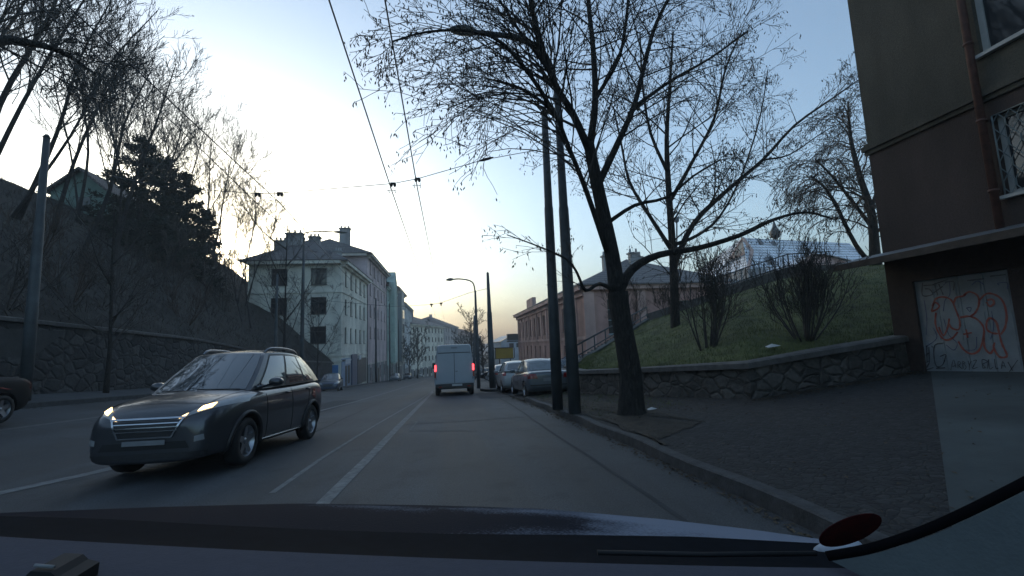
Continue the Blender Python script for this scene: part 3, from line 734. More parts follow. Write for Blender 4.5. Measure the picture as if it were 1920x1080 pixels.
# trees rooted outside the frame whose limbs hang into its top left corner
b = hb(-16, 8.5); T = Tree(60, .012, up=.02, droop=.15, wob=.18, spread=.8)
p, r = T.limb([b, b+Vector((1.0, .5, 5)), aty(-120, 60, 10.5), aty(20, 75, 11.5), aty(110, 95, 12), aty(180, 140, 12.5)], .26, .03); T.sprout(p, r, .45, 1, 20, 2.0, 1.0, 3, 4, .8)
T.finish("bare_tree", "dark bare limb reaching into the corner of the sky above the bank", "tree", b, BARK, group="bare trees of the wooded bank")
# scrub on the bank
for i, (x, y, lb) in enumerate(((-14.5, 17, "dark bare bush just behind the wall coping next to the lamp pole"), (-15.5, 21, "tangled bare bush behind the wall above the dark wagon bonnet"), (-16.5, 25, "brown bare bush on the bank behind the wall"), (-14.8, 28, "low twiggy bush hanging over the coping past the street tree"), (-18, 20, "scruffy bush in the dark middle of the bank"), (-20, 25, "scruffy bush higher up the bank under the leaning trunks"), (-17.5, 31, "thin bush on the open grassy part of the bank"), (-21, 38, "rounded bush below the tall conifer"), (-19.8, 43, "rounded bush below the shorter conifer"))):
    shrub("bank_shrub", lb, hb(x, y)+Vector((0, 0, .2)), 2.4, 1.8, 70+i, 9, TWIGR if i % 2 else TWIG, .011, "scrub on the wooded bank", 2)
# conifers
def conifer(label, bx, by, px, py, wpx, seed, low=.12):
    b = hb(bx, by); top = aty(px, py, by); H = top.z-b.z; b = Vector((top.x, top.y, b.z)); R = random.Random(seed)
    Wd = wpx/FPX*by; tr = MB(); cr = MB(); tr.tube([b, b+Vector((.1, 0, H*.5)), b+Vector((0, 0, H*.97))], [.3, .18, .04], 7)
    n = int(H*10)
    for i in range(n):
        t = low+(1-low)*(i+R.random())/n; z = b.z+H*t; L = Wd*.5*(1-t)**.62*R.uniform(.55, 1.15)+.25; a = R.uniform(0, 6.28)
        d = Vector((math.cos(a), math.sin(a), R.uniform(.05, .35))); s0 = Vector((b.x, b.y, z)); e = s0+d*L
        tr.tube([s0, e], [.035, .012], 3, cap=False)
        for _ in range(int(30+L*34)):
            q = s0.lerp(e, R.random()**.6)+Vector((R.gauss(0, .17), R.gauss(0, .17), R.gauss(0, .12))); k = len(cr.v)
            u = Vector((R.gauss(0, 1), R.gauss(0, 1), R.gauss(.4, .7))).normalized()*R.uniform(.18, .36); w = u.orthogonal().normalized()*.07
            cr.v += [tuple(q-w), tuple(q+w), tuple(q+u)]; cr.face((k, k+1, k+2))
    t = thing("conifer", label, "conifer", b, group="conifers on the wooded bank"); part("trunk", tr, BARK, t); part("crown", cr, NEEDLE, t)
conifer("tallest dark conifer on the bank, right of the gabled house", -23, 41, 268, 262, 165, 81)
conifer("dark conifer close behind the tallest one", -24, 45, 312, 300, 150, 82)
conifer("shorter conifer with rounded top at the edge of the conifer group", -22, 46, 352, 328, 120, 83)
conifer("low dark conifer in front of the conifer group", -20.5, 40, 232, 385, 105, 84, .05)
conifer("low conifer at the foot of the shorter one", -21, 47, 385, 395, 85, 85, .03)
# street trees on the left pavement
def street_tree(label, Bp, tpx, tpy, seed, r0, sp, group, n=12, rmin=.008):
    top = aty(tpx, tpy, Bp.y); H = top.z-Bp.z; T = Tree(seed, rmin, seeds=.35, seedsize=.09, up=.10, wob=.14, spread=.7); R = T.R
    mid = Bp.lerp(top, .38)+Vector((.05, 0, 0)); p, r = T.limb([Bp+Vector((0, 0, -.1)), Bp.lerp(mid, .5)+Vector((.04, 0, 0)), mid, Bp.lerp(top, .7), top], r0, .02)
    for j in range(7):
        t = .36+.08*j; i = int(t*(len(p)-1)); d = rot_about(Vector((0, 0, 1)), R.uniform(.5, .95), j*2.4+R.random()); L = H*sp*R.uniform(.7, 1.1)
        q, rq = T.limb([p[i], p[i]+d*L*.5, p[i]+d*L+Vector((0, 0, L*.25))], r0*.42, .012, 3, False); T.sprout(q, rq, .2, 1, 8, H*.16, H*.1, 3, 3.4, .7)
    T.sprout(p, r, .4, 1, n, H*.22, H*.12, 3, 3.4, .8)
    T.finish("street_tree", label, "tree", Bp, BARK, TWIG, group)
bs = Vector((-12.2, 18.5, 0)); bs = atx(197, 755, -12.4); bs.z = G(bs.x, bs.y)+.12
street_tree("small bare street tree standing against the left wall behind the dark wagon", bs, 215, 400, 91, .10, .36, None)
bs = atx(528, 720, -12.3); bs.z = G(bs.x, bs.y)+.12
street_tree("bare street tree left of the grey lamp post before the corner building", bs, 540, 405, 92, .16, .33, None, 14, .012)
bs = atx(592, 716, -12.0); bs.z = G(bs.x, bs.y)+.12
street_tree("low bare street tree right of the grey lamp post with a few leaves", bs, 600, 560, 93, .09, .5, None, 12, .012)
for px, top, X, seed, lb in ((783, 620, -10.5, 94, "dark bushy street tree before the far cream building"), (767, 640, -11, 95, "smaller dark street tree beside the far cream building")):
    Y = 120 if seed == 94 else 112; d = ray(px, 700); q = EYE+d*(Y/d.y); q.z = G(q.x, q.y)
    street_tree(lb, q, px, top, seed, .2, .45, "far street trees", 14, .035)
for px, top, Y, seed, lb in ((884, 588, 78, 96, "tall pale bare tree behind the curved lamp post"), (868, 632, 92, 97, "round bare tree beyond the white van roof"), (905, 640, 66, 98, "dark bare tree between the curved lamp and the square post"), (856, 655, 105, 99, "dark tree showing just above the white van")):
    d = ray(px, 700); q = EYE+d*(Y/d.y); q.z = G(q.x, q.y)
    street_tree(lb, q, px, top, seed, .18, .36, "far street trees", 16, .03)
# ------------------------------------------------------------------ buildings
def facade(mb, O, U, Nn, Wd, Hh, holes, m=0, rev=.16, mrev=None):
    """wall face with real openings and reveals; holes: (u0,u1,z0,z1)"""
    us = sorted({0, Wd}|{h[0] for h in holes}|{h[1] for h in holes}); zs = sorted({0, Hh}|{h[2] for h in holes}|{h[3] for h in holes})
    P = lambda u, z, d=0: tuple(O+U*u+Vector((0, 0, z))-Nn*d)
    for i in range(len(us)-1):
        for j in range(len(zs)-1):
            a, b, c, d = us[i], us[i+1], zs[j], zs[j+1]
            if b-a < 1e-6 or d-c < 1e-6: continue
            uc, zc = (a+b)/2, (c+d)/2
            if any(h[0] < uc < h[1] and h[2] < zc < h[3] for h in holes): continue
            mb.poly([P(a, c), P(b, c), P(b, d), P(a, d)], m)
    for (a, b, c, d) in holes:
        mr = m if mrev is None else mrev
        mb.poly([P(a, c), P(a, c, rev), P(b, c, rev), P(b, c)], mr); mb.poly([P(a, d), P(b, d), P(b, d, rev), P(a, d, rev)], mr)
        mb.poly([P(a, c), P(a, d), P(a, d, rev), P(a, c, rev)], mr); mb.poly([P(b, c), P(b, c, rev), P(b, d, rev), P(b, d)], mr)
def obox(mb, O, U, Nn, u0, u1, z0, z1, d0, d1, m=0):
    """box between u0..u1, z0..z1, from d0 to d1 along the outward normal"""
    k = len(mb.v)
    for u in (u0, u1):
        for z in (z0, z1):
            for d in (d0, d1): mb.v.append(tuple(O+U*u+Vector((0, 0, z))+Nn*d))
    for q in ((0, 1, 3, 2), (4, 6, 7, 5), (0, 4, 5, 1), (2, 3, 7, 6), (0, 2, 6, 4), (1, 5, 7, 3)): mb.face([k+i for i in q], m)
def window(parent, O, U, Nn, h, rev=.15, fm=FRAMEW, name="window", bars=(1, 1), sill=True, gm=None, t=.07):
    a, b, c, d = h; f = MB(); D = -rev+.01
    obox(f, O, U, Nn, a, a+t, c, d, D-.05, D+.03); obox(f, O, U, Nn, b-t, b, c, d, D-.05, D+.03)
    obox(f, O, U, Nn, a+t, b-t, c, c+t, D-.05, D+.028); obox(f, O, U, Nn, a+t, b-t, d-t, d, D-.05, D+.028)
    for i in range(bars[0]): u = a+(b-a)*(i+1)/(bars[0]+1); obox(f, O, U, Nn, u-t*.45, u+t*.45, c+t, d-t, D-.05, D+.024)
    for i in range(bars[1]): z = d-(d-c)*.3*(i+1); obox(f, O, U, Nn, a+t, b-t, z-t*.45, z+t*.45, D-.05, D+.020)
    if sill: obox(f, O, U, Nn, a-.08, b+.08, c-.07, c-.005, -.02, .1)
    w = part(name, f, fm, parent)
    p = MB(); p.poly([O+U*(a+t*.5)+Vector((0, 0, c+t*.5))+Nn*(D-.01), O+U*(b-t*.5)+Vector((0, 0, c+t*.5))+Nn*(D-.01), O+U*(b-t*.5)+Vector((0, 0, d-t*.5))+Nn*(D-.01), O+U*(a+t*.5)+Vector((0, 0, d-t*.5))+Nn*(D-.01)])
    me = p.mesh("pane", gm or GLASS, wloc(w)); o = bpy.data.objects.new("pane", me); COL.objects.link(o); o.parent = w
    return w
def roof_hip(mb, C, over, ze, zr, hip=.5, m=0, th=.25):
    """C: four corners (xy) in order; hipped roof with ridge along the long side"""
    c = sum((Vector((p[0], p[1])) for p in C), Vector((0, 0)))/4
    E = []
    for i, p in enumerate(C):
        a = (Vector(p[:2])-Vector(C[i-1][:2])).normalized(); b = (Vector(p[:2])-Vector(C[(i+1) % 4][:2])).normalized(); q = Vector(p[:2])+a*over+b*over; E.append(q)
    l01 = (E[1]-E[0]).length; l12 = (E[2]-E[1]).length
    if l01 >= l12: m0, m1 = (E[0]+E[3])/2, (E[1]+E[2])/2; L, wd = l01, l12; F = lambda k: k
    else: m0, m1 = (E[0]+E[1])/2, (E[3]+E[2])/2; L, wd = l12, l01
    d = (m1-m0).normalized(); r0 = m0+d*wd*hip; r1 = m1-d*wd*hip
    z = lambda p, zz: (p.x, p.y, zz)
    if l01 >= l12: quads = [[E[0], E[1], r1, r0], [E[2], E[3], r0, r1]]; tris = [[E[3], E[0], r0], [E[1], E[2], r1]]
    else: quads = [[E[1], E[2], r1, r0], [E[3], E[0], r0, r1]]; tris = [[E[0], E[1], r0], [E[2], E[3], r1]]
    for q in quads: mb.poly([z(q[0], ze), z(q[1], ze), z(q[2], zr), z(q[3], zr)], m)
    for q in tris: mb.poly([z(q[0], ze), z(q[1], ze), z(q[2], zr)], m)
    for i in range(4):
        a, b = E[i], E[(i+1) % 4]; mb.poly([z(a, ze-th), z(b, ze-th), z(b, ze), z(a, ze)], m)
    mb.poly([z(p, ze-th) for p in E][::-1], m)
    return r0, r1
def chimney(parent, x, y, z0, z1, sx, sy, m, pots=3):
    mb = MB(); mb.box((x, y, (z0+z1)/2), (sx, sy, z1-z0)); mb.box((x, y, z1+.08), (sx+.25, sy+.25, .16))
    for i in range(pots): mb.lathe([(.13, 0), (.11, .45), (.0, .45)], 7, Matrix.Translation((x-(sx*.36)+(sx*.72)*i/max(1, pots-1), y, z1+.15)))
    return part("chimney", mb, m, parent)
ROOFT = tile_mat("grey_roof_tiles", (.15, .14, .14), (.21, .195, .19))
ROOFR = tile_mat("red_roof_tiles", (.13, .075, .06), (.18, .10, .08))
ROOFS = tile_mat("snowy_slates", (.10, .10, .11), (.14, .14, .15), (.84, .87, .92), (.55, .42))
def plaster(name, c, v=.12): return mat(name, c, .92, v, .8, .15, 25, wscale=.45, streak=True)
CREAM = plaster("cream_plaster", (.68, .66, .57)); PINKL = plaster("pale_pink_plaster", (.52, .42, .42)); GREENL = plaster("pale_green_plaster", (.38, .48, .43))
BEIGE = plaster("beige_plaster", (.52, .48, .42)); LGREY = plaster("light_grey_plaster", (.5, .52, .52)); STOCK = plaster("plinth_plaster", (.22, .22, .215))
CHIM = plaster("chimney_plaster", (.30, .30, .30))
def rows_holes(W0, W1, n, zs, w, h, pair=0):
    out = []
    for z in zs:
        for i in range(n):
            c = W0+(W1-W0)*(i+.5)/n; out.append((c-w/2, c+w/2, z, z+h))
    return out
def townhouse(label, X, y0, y1, depth, ze, zr, wallm, roofm, ncol, nfl, fh, group=None, ww=1.05, wh=1.75, endholes=(), door=True, shop=None, hip=.5, cornice=.45, plinth=3.6, gap=0.0, frame=FRAMED, bayspec=None, chims=(), name="town_house", trim=None, P1=None, belts=()):
    A = Vector((X, y0, 0)); Bv = Vector((X, y1, 0)) if P1 is None else Vector((P1[0], P1[1], 0)); U = (Bv-A).normalized(); Nn = Vector((U.y, -U.x, 0)); Wd = (Bv-A).length
    zb = min(G(X, y0), G(X, y1))-.6; O = Vector((A.x, A.y, zb)); Hh = ze-zb
    zg = base((y0+y1)/2)-zb
    t = thing(name, label, "building", (A.x, A.y, zb), group=group)
    ztop = ze-.9-zb; zs = [ztop-wh-fh*i for i in range(nfl)]
    holes = rows_holes(.8, Wd-.8, ncol, zs, ww, wh)
    gz0, gz1 = zg+.9, min(zg+2.9, zs[-1]-.7)
    gh = []
    if shop is None and gz1-gz0 > .8:
        n = max(2, ncol-1); gh = rows_holes(.8, Wd-.8, n, [gz0], 1.3, gz1-gz0)
    body = MB(); facade(body, O, U, Nn, Wd, Hh, holes+gh)
    Bk = -Nn*depth; O2 = O+Bk; eh = [(a, b, c, d) for a, b, c, d in endholes]
    facade(body, O+Bk, -Bk.normalized(), Vector((-U.x, -U.y, 0)), depth, Hh, eh)
    far = O+U*Wd; body.poly([far, far+Bk, far+Bk+Vector((0, 0, Hh)), far+Vector((0, 0, Hh))]); body.poly([O2, O2+Vector((0, 0, Hh)), far+Bk+Vector((0, 0, Hh)), far+Bk])
    part("wall", body, wallm, t)
    for h in holes+gh: window(t, O, U, Nn, h, fm=frame)
    for h in eh: window(t, O+Bk, -Bk.normalized(), Vector((-U.x, -U.y, 0)), h, fm=frame)
    pl = MB(); zz = min(zs[-1]-.5, zg+plinth)
    tr = MB(); obox(tr, O, U, Nn, -.12, Wd+.02, Hh-.35, Hh, 0, cornice); obox(tr, O, U, Nn, -.06, Wd+.01, Hh-.6, Hh-.35, 0, cornice*.5)
    obox(tr, O, U, Nn, -.03, Wd, zz-.18, zz, 0, .1)
    for b_ in belts: obox(tr, O, U, Nn, -.03, Wd, b_-zb-.2, b_-zb, 0, .10)
    E_ = -U; obox(tr, O+Bk, -Bk.normalized(), E_, 0, depth+.0, Hh-.35, Hh, 0.0, cornice)
    obox(tr, O+Bk, -Bk.normalized(), E_, 0, depth, zz-.18, zz, 0, .1)
    for b_ in belts: obox(tr, O+Bk, -Bk.normalized(), E_, 0, depth, b_-zb-.2, b_-zb, 0, .10)
    part("cornice", tr, trim or wallm, t)
    if shop is None:
        pm = MB(); us = 0
        for h in sorted(gh): obox(pm, O, U, Nn, us+.001, h[0]-.1, 0, zz-.19, 0.003, .05); us = h[1]+.1
        obox(pm, O, U, Nn, us, Wd-.001, 0, zz-.19, 0.003, .05); part("plinth", pm, STOCK, t)
    C = [(A.x, A.y), (Bv.x, Bv.y), (Bv.x+Bk.x, Bv.y+Bk.y), (A.x+Bk.x, A.y+Bk.y)]
    rf = MB(); roof_hip(rf, C, cornice+.05, ze+.12, zr, hip, th=.12); r = part("roof", rf, roofm, t)
    for (cx, cy, z0, z1, sx, sy) in chims: chimney(r, cx, cy, z0, z1, sx, sy, CHIM)
    if door and shop is None:
        dm = MB(); u = Wd*.5; obox(dm, O, U, Nn, u-.7, u+.7, zg-.1, zg+2.5, .06, .12); part("door", dm, mat("door_wood", (.07, .05, .04), .6, .3, 6), t)
    # drainpipe at the far corner
    dp = MB(); p0 = O+U*(Wd-.25)+Nn*.12; dp.tube([p0+Vector((0, 0, .3)), p0+Vector((0, 0, Hh-.4))], .06, 6); part("drainpipe", dp, POLEM, t)
    return t, O, U, Nn, zb, Hh
XF = -12.6
def zat(px, py, Y, X=None):
    return aty(px, py, Y).z
ze1 = atx(640, 489, XF).z
yA = atx(640, 600, XF).y; yB = atx(688, 600, XF).y; yC = atx(724, 600, XF).y; yD = atx(742, 600, XF).y; yE = atx(757, 600, XF).y; yF = atx(772, 600, XF).y
print("facade ys", yA, yB, yC, yD, yE, yF, "eave", ze1)
D1_ = 10.4
fh = 3.45
O2z = min(G(XF, yA), G(XF, yB))-.6
ztop = ze1-.9-O2z
eh = [(u-.9, u+.9, ztop-1.9-fh*i, ztop-fh*i+.1) for i in range(3) for u in (D1_-2.6, D1_-7.0)]
b1, O, U, Nn, zb, Hh = townhouse("cream corner house with hipped grey roof at the end of the wooded bank", XF, yA, yB, D1_, ze1, ze1+3.9, CREAM, ROOFT, 5, 3, fh, endholes=eh, shop=1, ww=1.0, wh=1.9, cornice=.75, name="corner_house",
    chims=[(XF-4.6, yA+5.3, ze1+1.5, ze1+4.1, 1.3, .9), (XF-6.6, yA+3.8, ze1+1.6, ze1+4.2, 1.9, .9), (XF-8.2, yA+3.6, ze1+1.2, ze1+3.2, 1.3, .9), (XF-3.2, yA+12, ze1+1.5, ze1+3.6, .9, .9)], belts=(ze1-3.55, ze1+.0-3.5*3-.55), frame=FRAMED)
# shop front of the corner house
zg1 = base(yA+2)-zb
sm_ = MB(); obox(sm_, O, U, Nn, .1, 4.6, zg1-.3, zg1+3.4, .01, .10); part("shop_front", sm_, mat("shop_blue_grey", (.20, .27, .38), .6, .15, 3), b1)
s2 = MB(); obox(s2, O, U, Nn, 5.2, 8.4, zg1-.3, zg1+3.8, .01, .22); part("shop_surround", s2, mat("dark_blue_panel", (.06, .08, .14), .5, .15, 3), b1)
s4 = MB(); obox(s4, O, U, Nn, 9.2, 15.6, zg1-.3, zg1+3.2, .01, .12); part("shop_front", s4, mat("shop_dark", (.05, .05, .055), .4, .2, 3), b1)
s3 = MB(); obox(s3, O, U, Nn, 1.7, 2.6, zg1+.1, zg1+2.5, .105, .13); obox(s3, O, U, Nn, 3.0, 4.3, zg1+.3, zg1+2.5, .105, .13); part("shop_window", s3, GLASS, b1)
s3 = MB(); obox(s3, O, U, Nn, 1.6, 4.5, zg1+2.7, zg1+3.3, .105, .16); part("shop_sign", s3, mat("sign_white", (.5, .52, .55), .6, .1, 3), b1)
s3 = MB(); obox(s3, O, U, Nn, 9.5, 11.0, zg1+3.0, zg1+3.6, .15, .25); part("shop_sign", s3, mat("sign_white", (.5, .52, .55), .6, .1, 3), b1)
s3 = MB(); E0 = O-Nn*D1_; obox(s3, E0, Nn, -U, D1_-2.9, D1_-.3, zg1-.2, zg1+2.7, .02, .07); part("blue_panel", s3, mat("bright_blue", (.06, .19, .42), .6, .15, 3), b1)
s3 = MB(); obox(s3, E0, Nn, -U, 0.2, D1_-3.0, zg1-.2, zg1+3.3, .02, .07); part("base_render", s3, mat("dark_base_render", (.075, .08, .08), .9, .2, 2), b1)
# the taller part of the corner house behind its front wing
h2 = atx(690, 479, XF).z
townhouse("pale green grey town house joined to the corner house, one storey taller", XF, yA+(yB-yA)*.60, yB-.02, 12, h2, h2+4.2, mat("pale_teal_plaster", (.30, .36, .34), .9, .12, .8, .15, 25), ROOFT, 2, 1, fh, ww=1.0, wh=1.8, shop=1, cornice=.6, hip=.2) if False else None
ze2 = atx(724, 527, XF).z
print("eave2", ze2, h2)
townhouse("pale pink town house beside the cream corner house", XF+.05, yB+.02, yC, 12, ze2+1.2, ze2+4.0, PINKL, ROOFT, 5, 4, fh, ww=1.05, wh=1.9, cornice=.8, hip=.15, chims=[(XF-4, yB+3, ze2+3, ze2+6, 1.6, .8)], trim=BEIGE, belts=(ze2-2.6,))
e = townhouse("pale green town house with a gabled oriel between pink and beige fronts", XF+.05, yC+.05, yD, 12, atx(733, 545, XF).z, atx(733, 545, XF).z+4, GREENL, ROOFR, 4, 4, fh, cornice=.5, hip=.1)
# its oriel, slightly proud of the front
tO = e[0]; mb = MB(); obox(mb, e[1], e[2], e[3], 4.5, 9.5, 5.0, e[5]+1.5, 0.0, 1.1)
P = lambda u, z, d: e[1]+e[2]*u+Vector((0, 0, z))+e[3]*d
mb.poly([P(4.5, e[5]+1.5, 1.1), P(9.5, e[5]+1.5, 1.1), P(7, e[5]+4, 1.1)]); mb.poly([P(4.5, e[5]+1.5, 1.1), P(7, e[5]+4, 1.1), P(7, e[5]+4, -4), P(4.5, e[5]+1.5, -4)]); mb.poly([P(9.5, e[5]+1.5, 1.1), P(9.5, e[5]+1.5, -4), P(7, e[5]+4, -4), P(7, e[5]+4, 1.1)])
part("oriel", mb, GREENL, tO)
e = townhouse("beige town house with glazed bay windows beyond the pale green one", XF+.05, yD+.05, yE, 12, atx(750, 548, XF).z, atx(750, 548, XF).z+3, BEIGE, ROOFR, 3, 4, fh, cornice=.9, hip=.1)
mb = MB(); obox(mb, e[1], e[2], e[3], 2, e[1].length*0+7, 5.0, e[5]-.6, 0.0, 1.3); by_ = part("bay", mb, BEIGE, e[0])
mb = MB()
for i in range(4): obox(mb, e[1], e[2], e[3], 2.3, 6.7, 5.8+fh*i, 7.9+fh*i, 1.31, 1.34)
part("bay_window", mb, GLASS, e[0])
mb = MB(); obox(mb, e[1]+e[2]*2, -e[3]*-1, -e[2], .2, 1.1, 5.8, e[5]-1.2, .01, .05); part("bay_side_window", mb, glass_mat("bay_glass", (.25, .27, .28), .08), e[0])
townhouse("light grey town house, farthest of the near left row", XF+.05, yE+.05, yF, 12, atx(764, 575, XF).z, atx(764, 575, XF).z+3, LGREY, ROOFT, 3, 4, fh, cornice=.6, hip=.1)
# far houses where the street bends
YQ = 150.0
a = aty(770, 607, YQ); bq = aty(832, 612, YQ+34)
townhouse("long cream corner house with dark hipped roof where the street bends", a.x, a.y, bq.y, 22, a.z, aty(790, 583, YQ+10).z, plaster("far_cream", (.70, .67, .57)), ROOFT, 9, 4, 3.3, ww=1.3, wh=1.7, cornice=.7, P1=(bq.x, bq.y), name="far_house",
   endholes=[(u-.6, u+.6, z, z+1.8) for z in (6, 9.4, 12.6) for u in (3, 7, 11, 15, 19)], chims=[(a.x-10+(bq.x-a.x)*(.25+i*.13), a.y+3+(bq.y-a.y)*(.25+i*.13), aty(790, 584, YQ+10).z-.6, aty(790, 578, YQ+10).z+.2, 1.6, 1.0) for i in range(5)])
a = aty(833, 610, 188); bq = aty(858, 612, 215)
townhouse("pinkish grey far house with steep gable right of the long cream one", a.x, a.y, bq.y, 18, a.z, a.z+4.5, plaster("far_pinkgrey", (.45, .41, .40)), ROOFT, 5, 4, 3.3, ww=1.3, cornice=.6, P1=(bq.x, bq.y), name="far_house", chims=[(a.x-6, a.y+14, a.z+2.5, a.z+5.2, 1.3, 1)])
a = aty(858, 628, 225); bq = aty(902, 640, 300)
townhouse("low dark far house behind the trees at the vanishing point of the street", a.x, a.y, bq.y, 20, a.z, a.z+5, plaster("far_brown", (.2, .18, .17)), ROOFR, 5, 3, 3.3, ww=1.3, cornice=.6, P1=(bq.x, bq.y), name="far_house")
# house with green gable on the bank
t = thing("gable_house", "small house with pale green gable among the leaning trunks on the bank", "house", hb(-30, 44))
mb = MB(); cpk = aty(155, 318, 44); el = aty(95, 358, 44); er = aty(205, 372, 44); bl = Vector((el.x, 44, el.z-5)); br = Vector((er.x, 44, er.z-5))
er.z = el.z+.0; k = Vector((0, 12, 0))
mb.poly([bl, br, er, cpk, el]); mb.poly([br, br+k, er+k, er]); mb.poly([bl, el, el+k, bl+k]); mb.poly([bl+k, el+k, cpk+k, er+k, br+k])
part("wall", mb, plaster("green_gable", (.20, .29, .25)), t)
mb = MB(); up = Vector((0, 0, .12))
for e_ in (el, er):
    o = (e_-cpk).normalized()*.5
    a, b, c, d = cpk-Vector((0, .5, 0))+up, e_+o-Vector((0, .5, 0))+up, e_+o+k+up, cpk+k+up
    mb.poly([a, b, c, d]); mb.poly([a-up*2, b-up*2, b, a])
part("roof", mb, ROOFT, t)
w = MB(); w.box((cpk.x+.3, 43.97, cpk.z-3.2), (1.1, .06, 1.3)); part("window", w, GLASS, t)
# ------------------------------------------------------------------ pink building on the right
PINK = plaster("pink_plaster", (.44, .26, .22), .15); PINKT = plaster("pink_trim", (.56, .37, .32), .1)
X1 = 12.6
pa = atx(1098, 600, X1); pb = atx(970, 600, X1)
yn, yf = pa.y, pb.y; zeP = atx(972, 590, X1).z
A = Vector((X1, yf, 0)); U = Vector((0, -1, 0)); Nn = Vector((-1, 0, 0)); Wd = yf-yn; zb = base(yf)-.5; O = Vector((X1, yf, zb)); 
zeN = atx(1090, 540, X1).z; Hh = (zeP+zeN)/2-zb
print("pink", yn, yf, zeP, zeN)
t = thing("pink_house", "long pink plastered house with dark hipped roof behind the parked cars", "building", O)
holes = []
for i in range(11):
    u = 3+i*(Wd-6)/10.5; holes.append((u-.6, u+.6, Hh-4.1, Hh-1.5)); holes.append((u-.5, u+.5, Hh-8.0, Hh-5.6)); 
    if i % 2 == 0: holes.append((u-.5, u+.5, Hh-11.4, Hh-9.6))
mb = MB(); facade(mb, O, U, Nn, Wd, Hh, holes, rev=.25)
dp = 15; eN = O+U*Wd; hn = [(2.2, 4.2, Hh-4.6, Hh-1.3), (2.4, 3.8, Hh-8.4, Hh-6.4), (9, 10.5, Hh-4.2, Hh-1.6)]
facade(mb, eN, Vector((1, 0, 0)), Vector((0, -1, 0)), dp, Hh, hn, rev=.25)
far = O; mb.poly([far, far+Vector((dp, 0, 0)), far+Vector((dp, 0, Hh)), far+Vector((0, 0, Hh))]); part("wall", mb, PINK, t)
for h in holes: window(t, O, U, Nn, h, rev=.24, fm=FRAMED)
for h in hn: window(t, eN, Vector((1, 0, 0)), Vector((0, -1, 0)), h, rev=.24, fm=mat("window_frame_teal", (.25, .36, .36), .6, .1, 4), bars=(2, 2))
tr = MB()
obox(tr, O, U, Nn, -.3, Wd+.5, Hh-.4, Hh, 0, .7); obox(tr, O, U, Nn, 0, Wd, Hh-.9, Hh-.4, 0, .25); obox(tr, O, U, Nn, 0, Wd, Hh-5.0, Hh-4.7, 0, .12)
for i in range(12):
    u = 3+(i-.5)*(Wd-6)/10.5
    if 0 < u-.3 and u+.3 < Wd: obox(tr, O, U, Nn, u-.3, u+.3, Hh-4.7, Hh-.9, 0, .12)
obox(tr, eN, Vector((1, 0, 0)), Vector((0, -1, 0)), -.5, dp+.5, Hh-.4, Hh-.002, 0, .5); obox(tr, eN, Vector((1, 0, 0)), Vector((0, -1, 0)), -.1, .9, 0, Hh-.4, 0, .15); obox(tr, eN, Vector((1, 0, 0)), Vector((0, -1, 0)), 5.2, 6.0, 0, Hh-.4, 0, .15)
obox(tr, O, U, Nn, Wd*.30, Wd*.42, Hh, Hh+1.6, -.2, .35)
part("cornice", tr, PINKT, t)
rf = MB(); roof_hip(rf, [(X1, yn), (X1, yf), (X1+dp, yf), (X1+dp, yn)], .75, zb+Hh+.1, zb+Hh+3.9, .5, th=.1); rr = part("roof", rf, ROOFT, t)
for i, (x, y) in enumerate(((X1+5, yn+7), (X1+7.5, yn+5.5), (X1+9, yn+8), (X1+4.5, yn+22))): chimney(rr, x, y, zb+Hh+1.4, zb+Hh+4.1, .95, .7, CHIM, 2)
# balcony box at its far corner
mb = MB(); q = aty(961, 625, yf); mb.box((X1-.9, yf+.4, aty(960, 640, yf).z), (2.2, 1.6, .25)); mb.box((X1-.9, yf-.35, aty(960, 632, yf).z), (2.2, .08, 1.2)); mb.box((X1-1.96, yf+.4, aty(960, 632, yf).z), (.08, 1.5, 1.2)); part("balcony", mb, mat("balcony_metal", (.10, .10, .10), .6, .2, 4), t)
# far hall, hoarding
q = aty(962, 668, 120); t = thing("hall", "pale industrial hall with shed roof beyond the hoarding", "building", (q.x, q.y, q.z-2))
a0, a1 = aty(940, 668, 120), aty(990, 668, 120); zt = aty(960, 640, 120).z; zp = aty(960, 628, 120).z; mb = MB()
mb.poly([(a0.x, 120, q.z-3), (a1.x, 120, q.z-3), (a1.x, 120, zp), (a1.x-4, 120, zp), (a0.x, 120, zt)])
mb.poly([(a0.x, 120, q.z-3), (a0.x, 120, zt), (a0.x, 150, zt), (a0.x, 150, q.z-3)]); part("wall", mb, plaster("hall_white", (.40, .44, .48)), t)
mb = MB(); mb.poly([(a0.x-.5, 119.6, zt+.1), (a1.x-4, 119.6, zp+.1), (a1.x-4, 150, zp+.1), (a0.x-.5, 150, zt+.1)]); mb.poly([(a1.x-4, 119.6, zp+.1), (a1.x+2, 119.6, zp+.1), (a1.x+2, 150, zp+.1), (a1.x-4, 150, zp+.1)]); part("roof", mb, mat("sheet_roof", (.35, .38, .42), .5, .1, 2), t)
mb = MB()
for i in range(4): x = a0.x+2.2+i*1.9; mb.poly([(x, 119.95, zt-1.6), (x+1.2, 119.95, zt-1.6), (x+1.2, 119.95, zt-.5), (x, 119.95, zt-.5)])
part("window", mb, GLASS, t)
q = aty(945, 662, 62); gz = base(62); t = thing("hoarding", "yellow advertising hoarding on posts above the parked cars", "hoarding", (q.x, q.y, gz))
p0, p1 = aty(929, 653, 62), aty(964, 671, 62); mb = MB(); mb.box((q.x, 62, (p0.z+p1.z)/2), (p1.x-p0.x, .15, p0.z-p1.z)); part("panel", mb, mat("hoarding_yellow", (.42, .27, .03), .6, .12, 1.5), t)
mb = MB(); 
for z in (p0.z+.04, p1.z-.04): mb.box((q.x, 61.95, z), (p1.x-p0.x+.16, .3, .09))
for x in (p0.x-.04, p1.x+.04): mb.box((x, 61.95, (p0.z+p1.z)/2), (.09, .3, p0.z-p1.z+.0))
part("frame", mb, FRAMED, t)
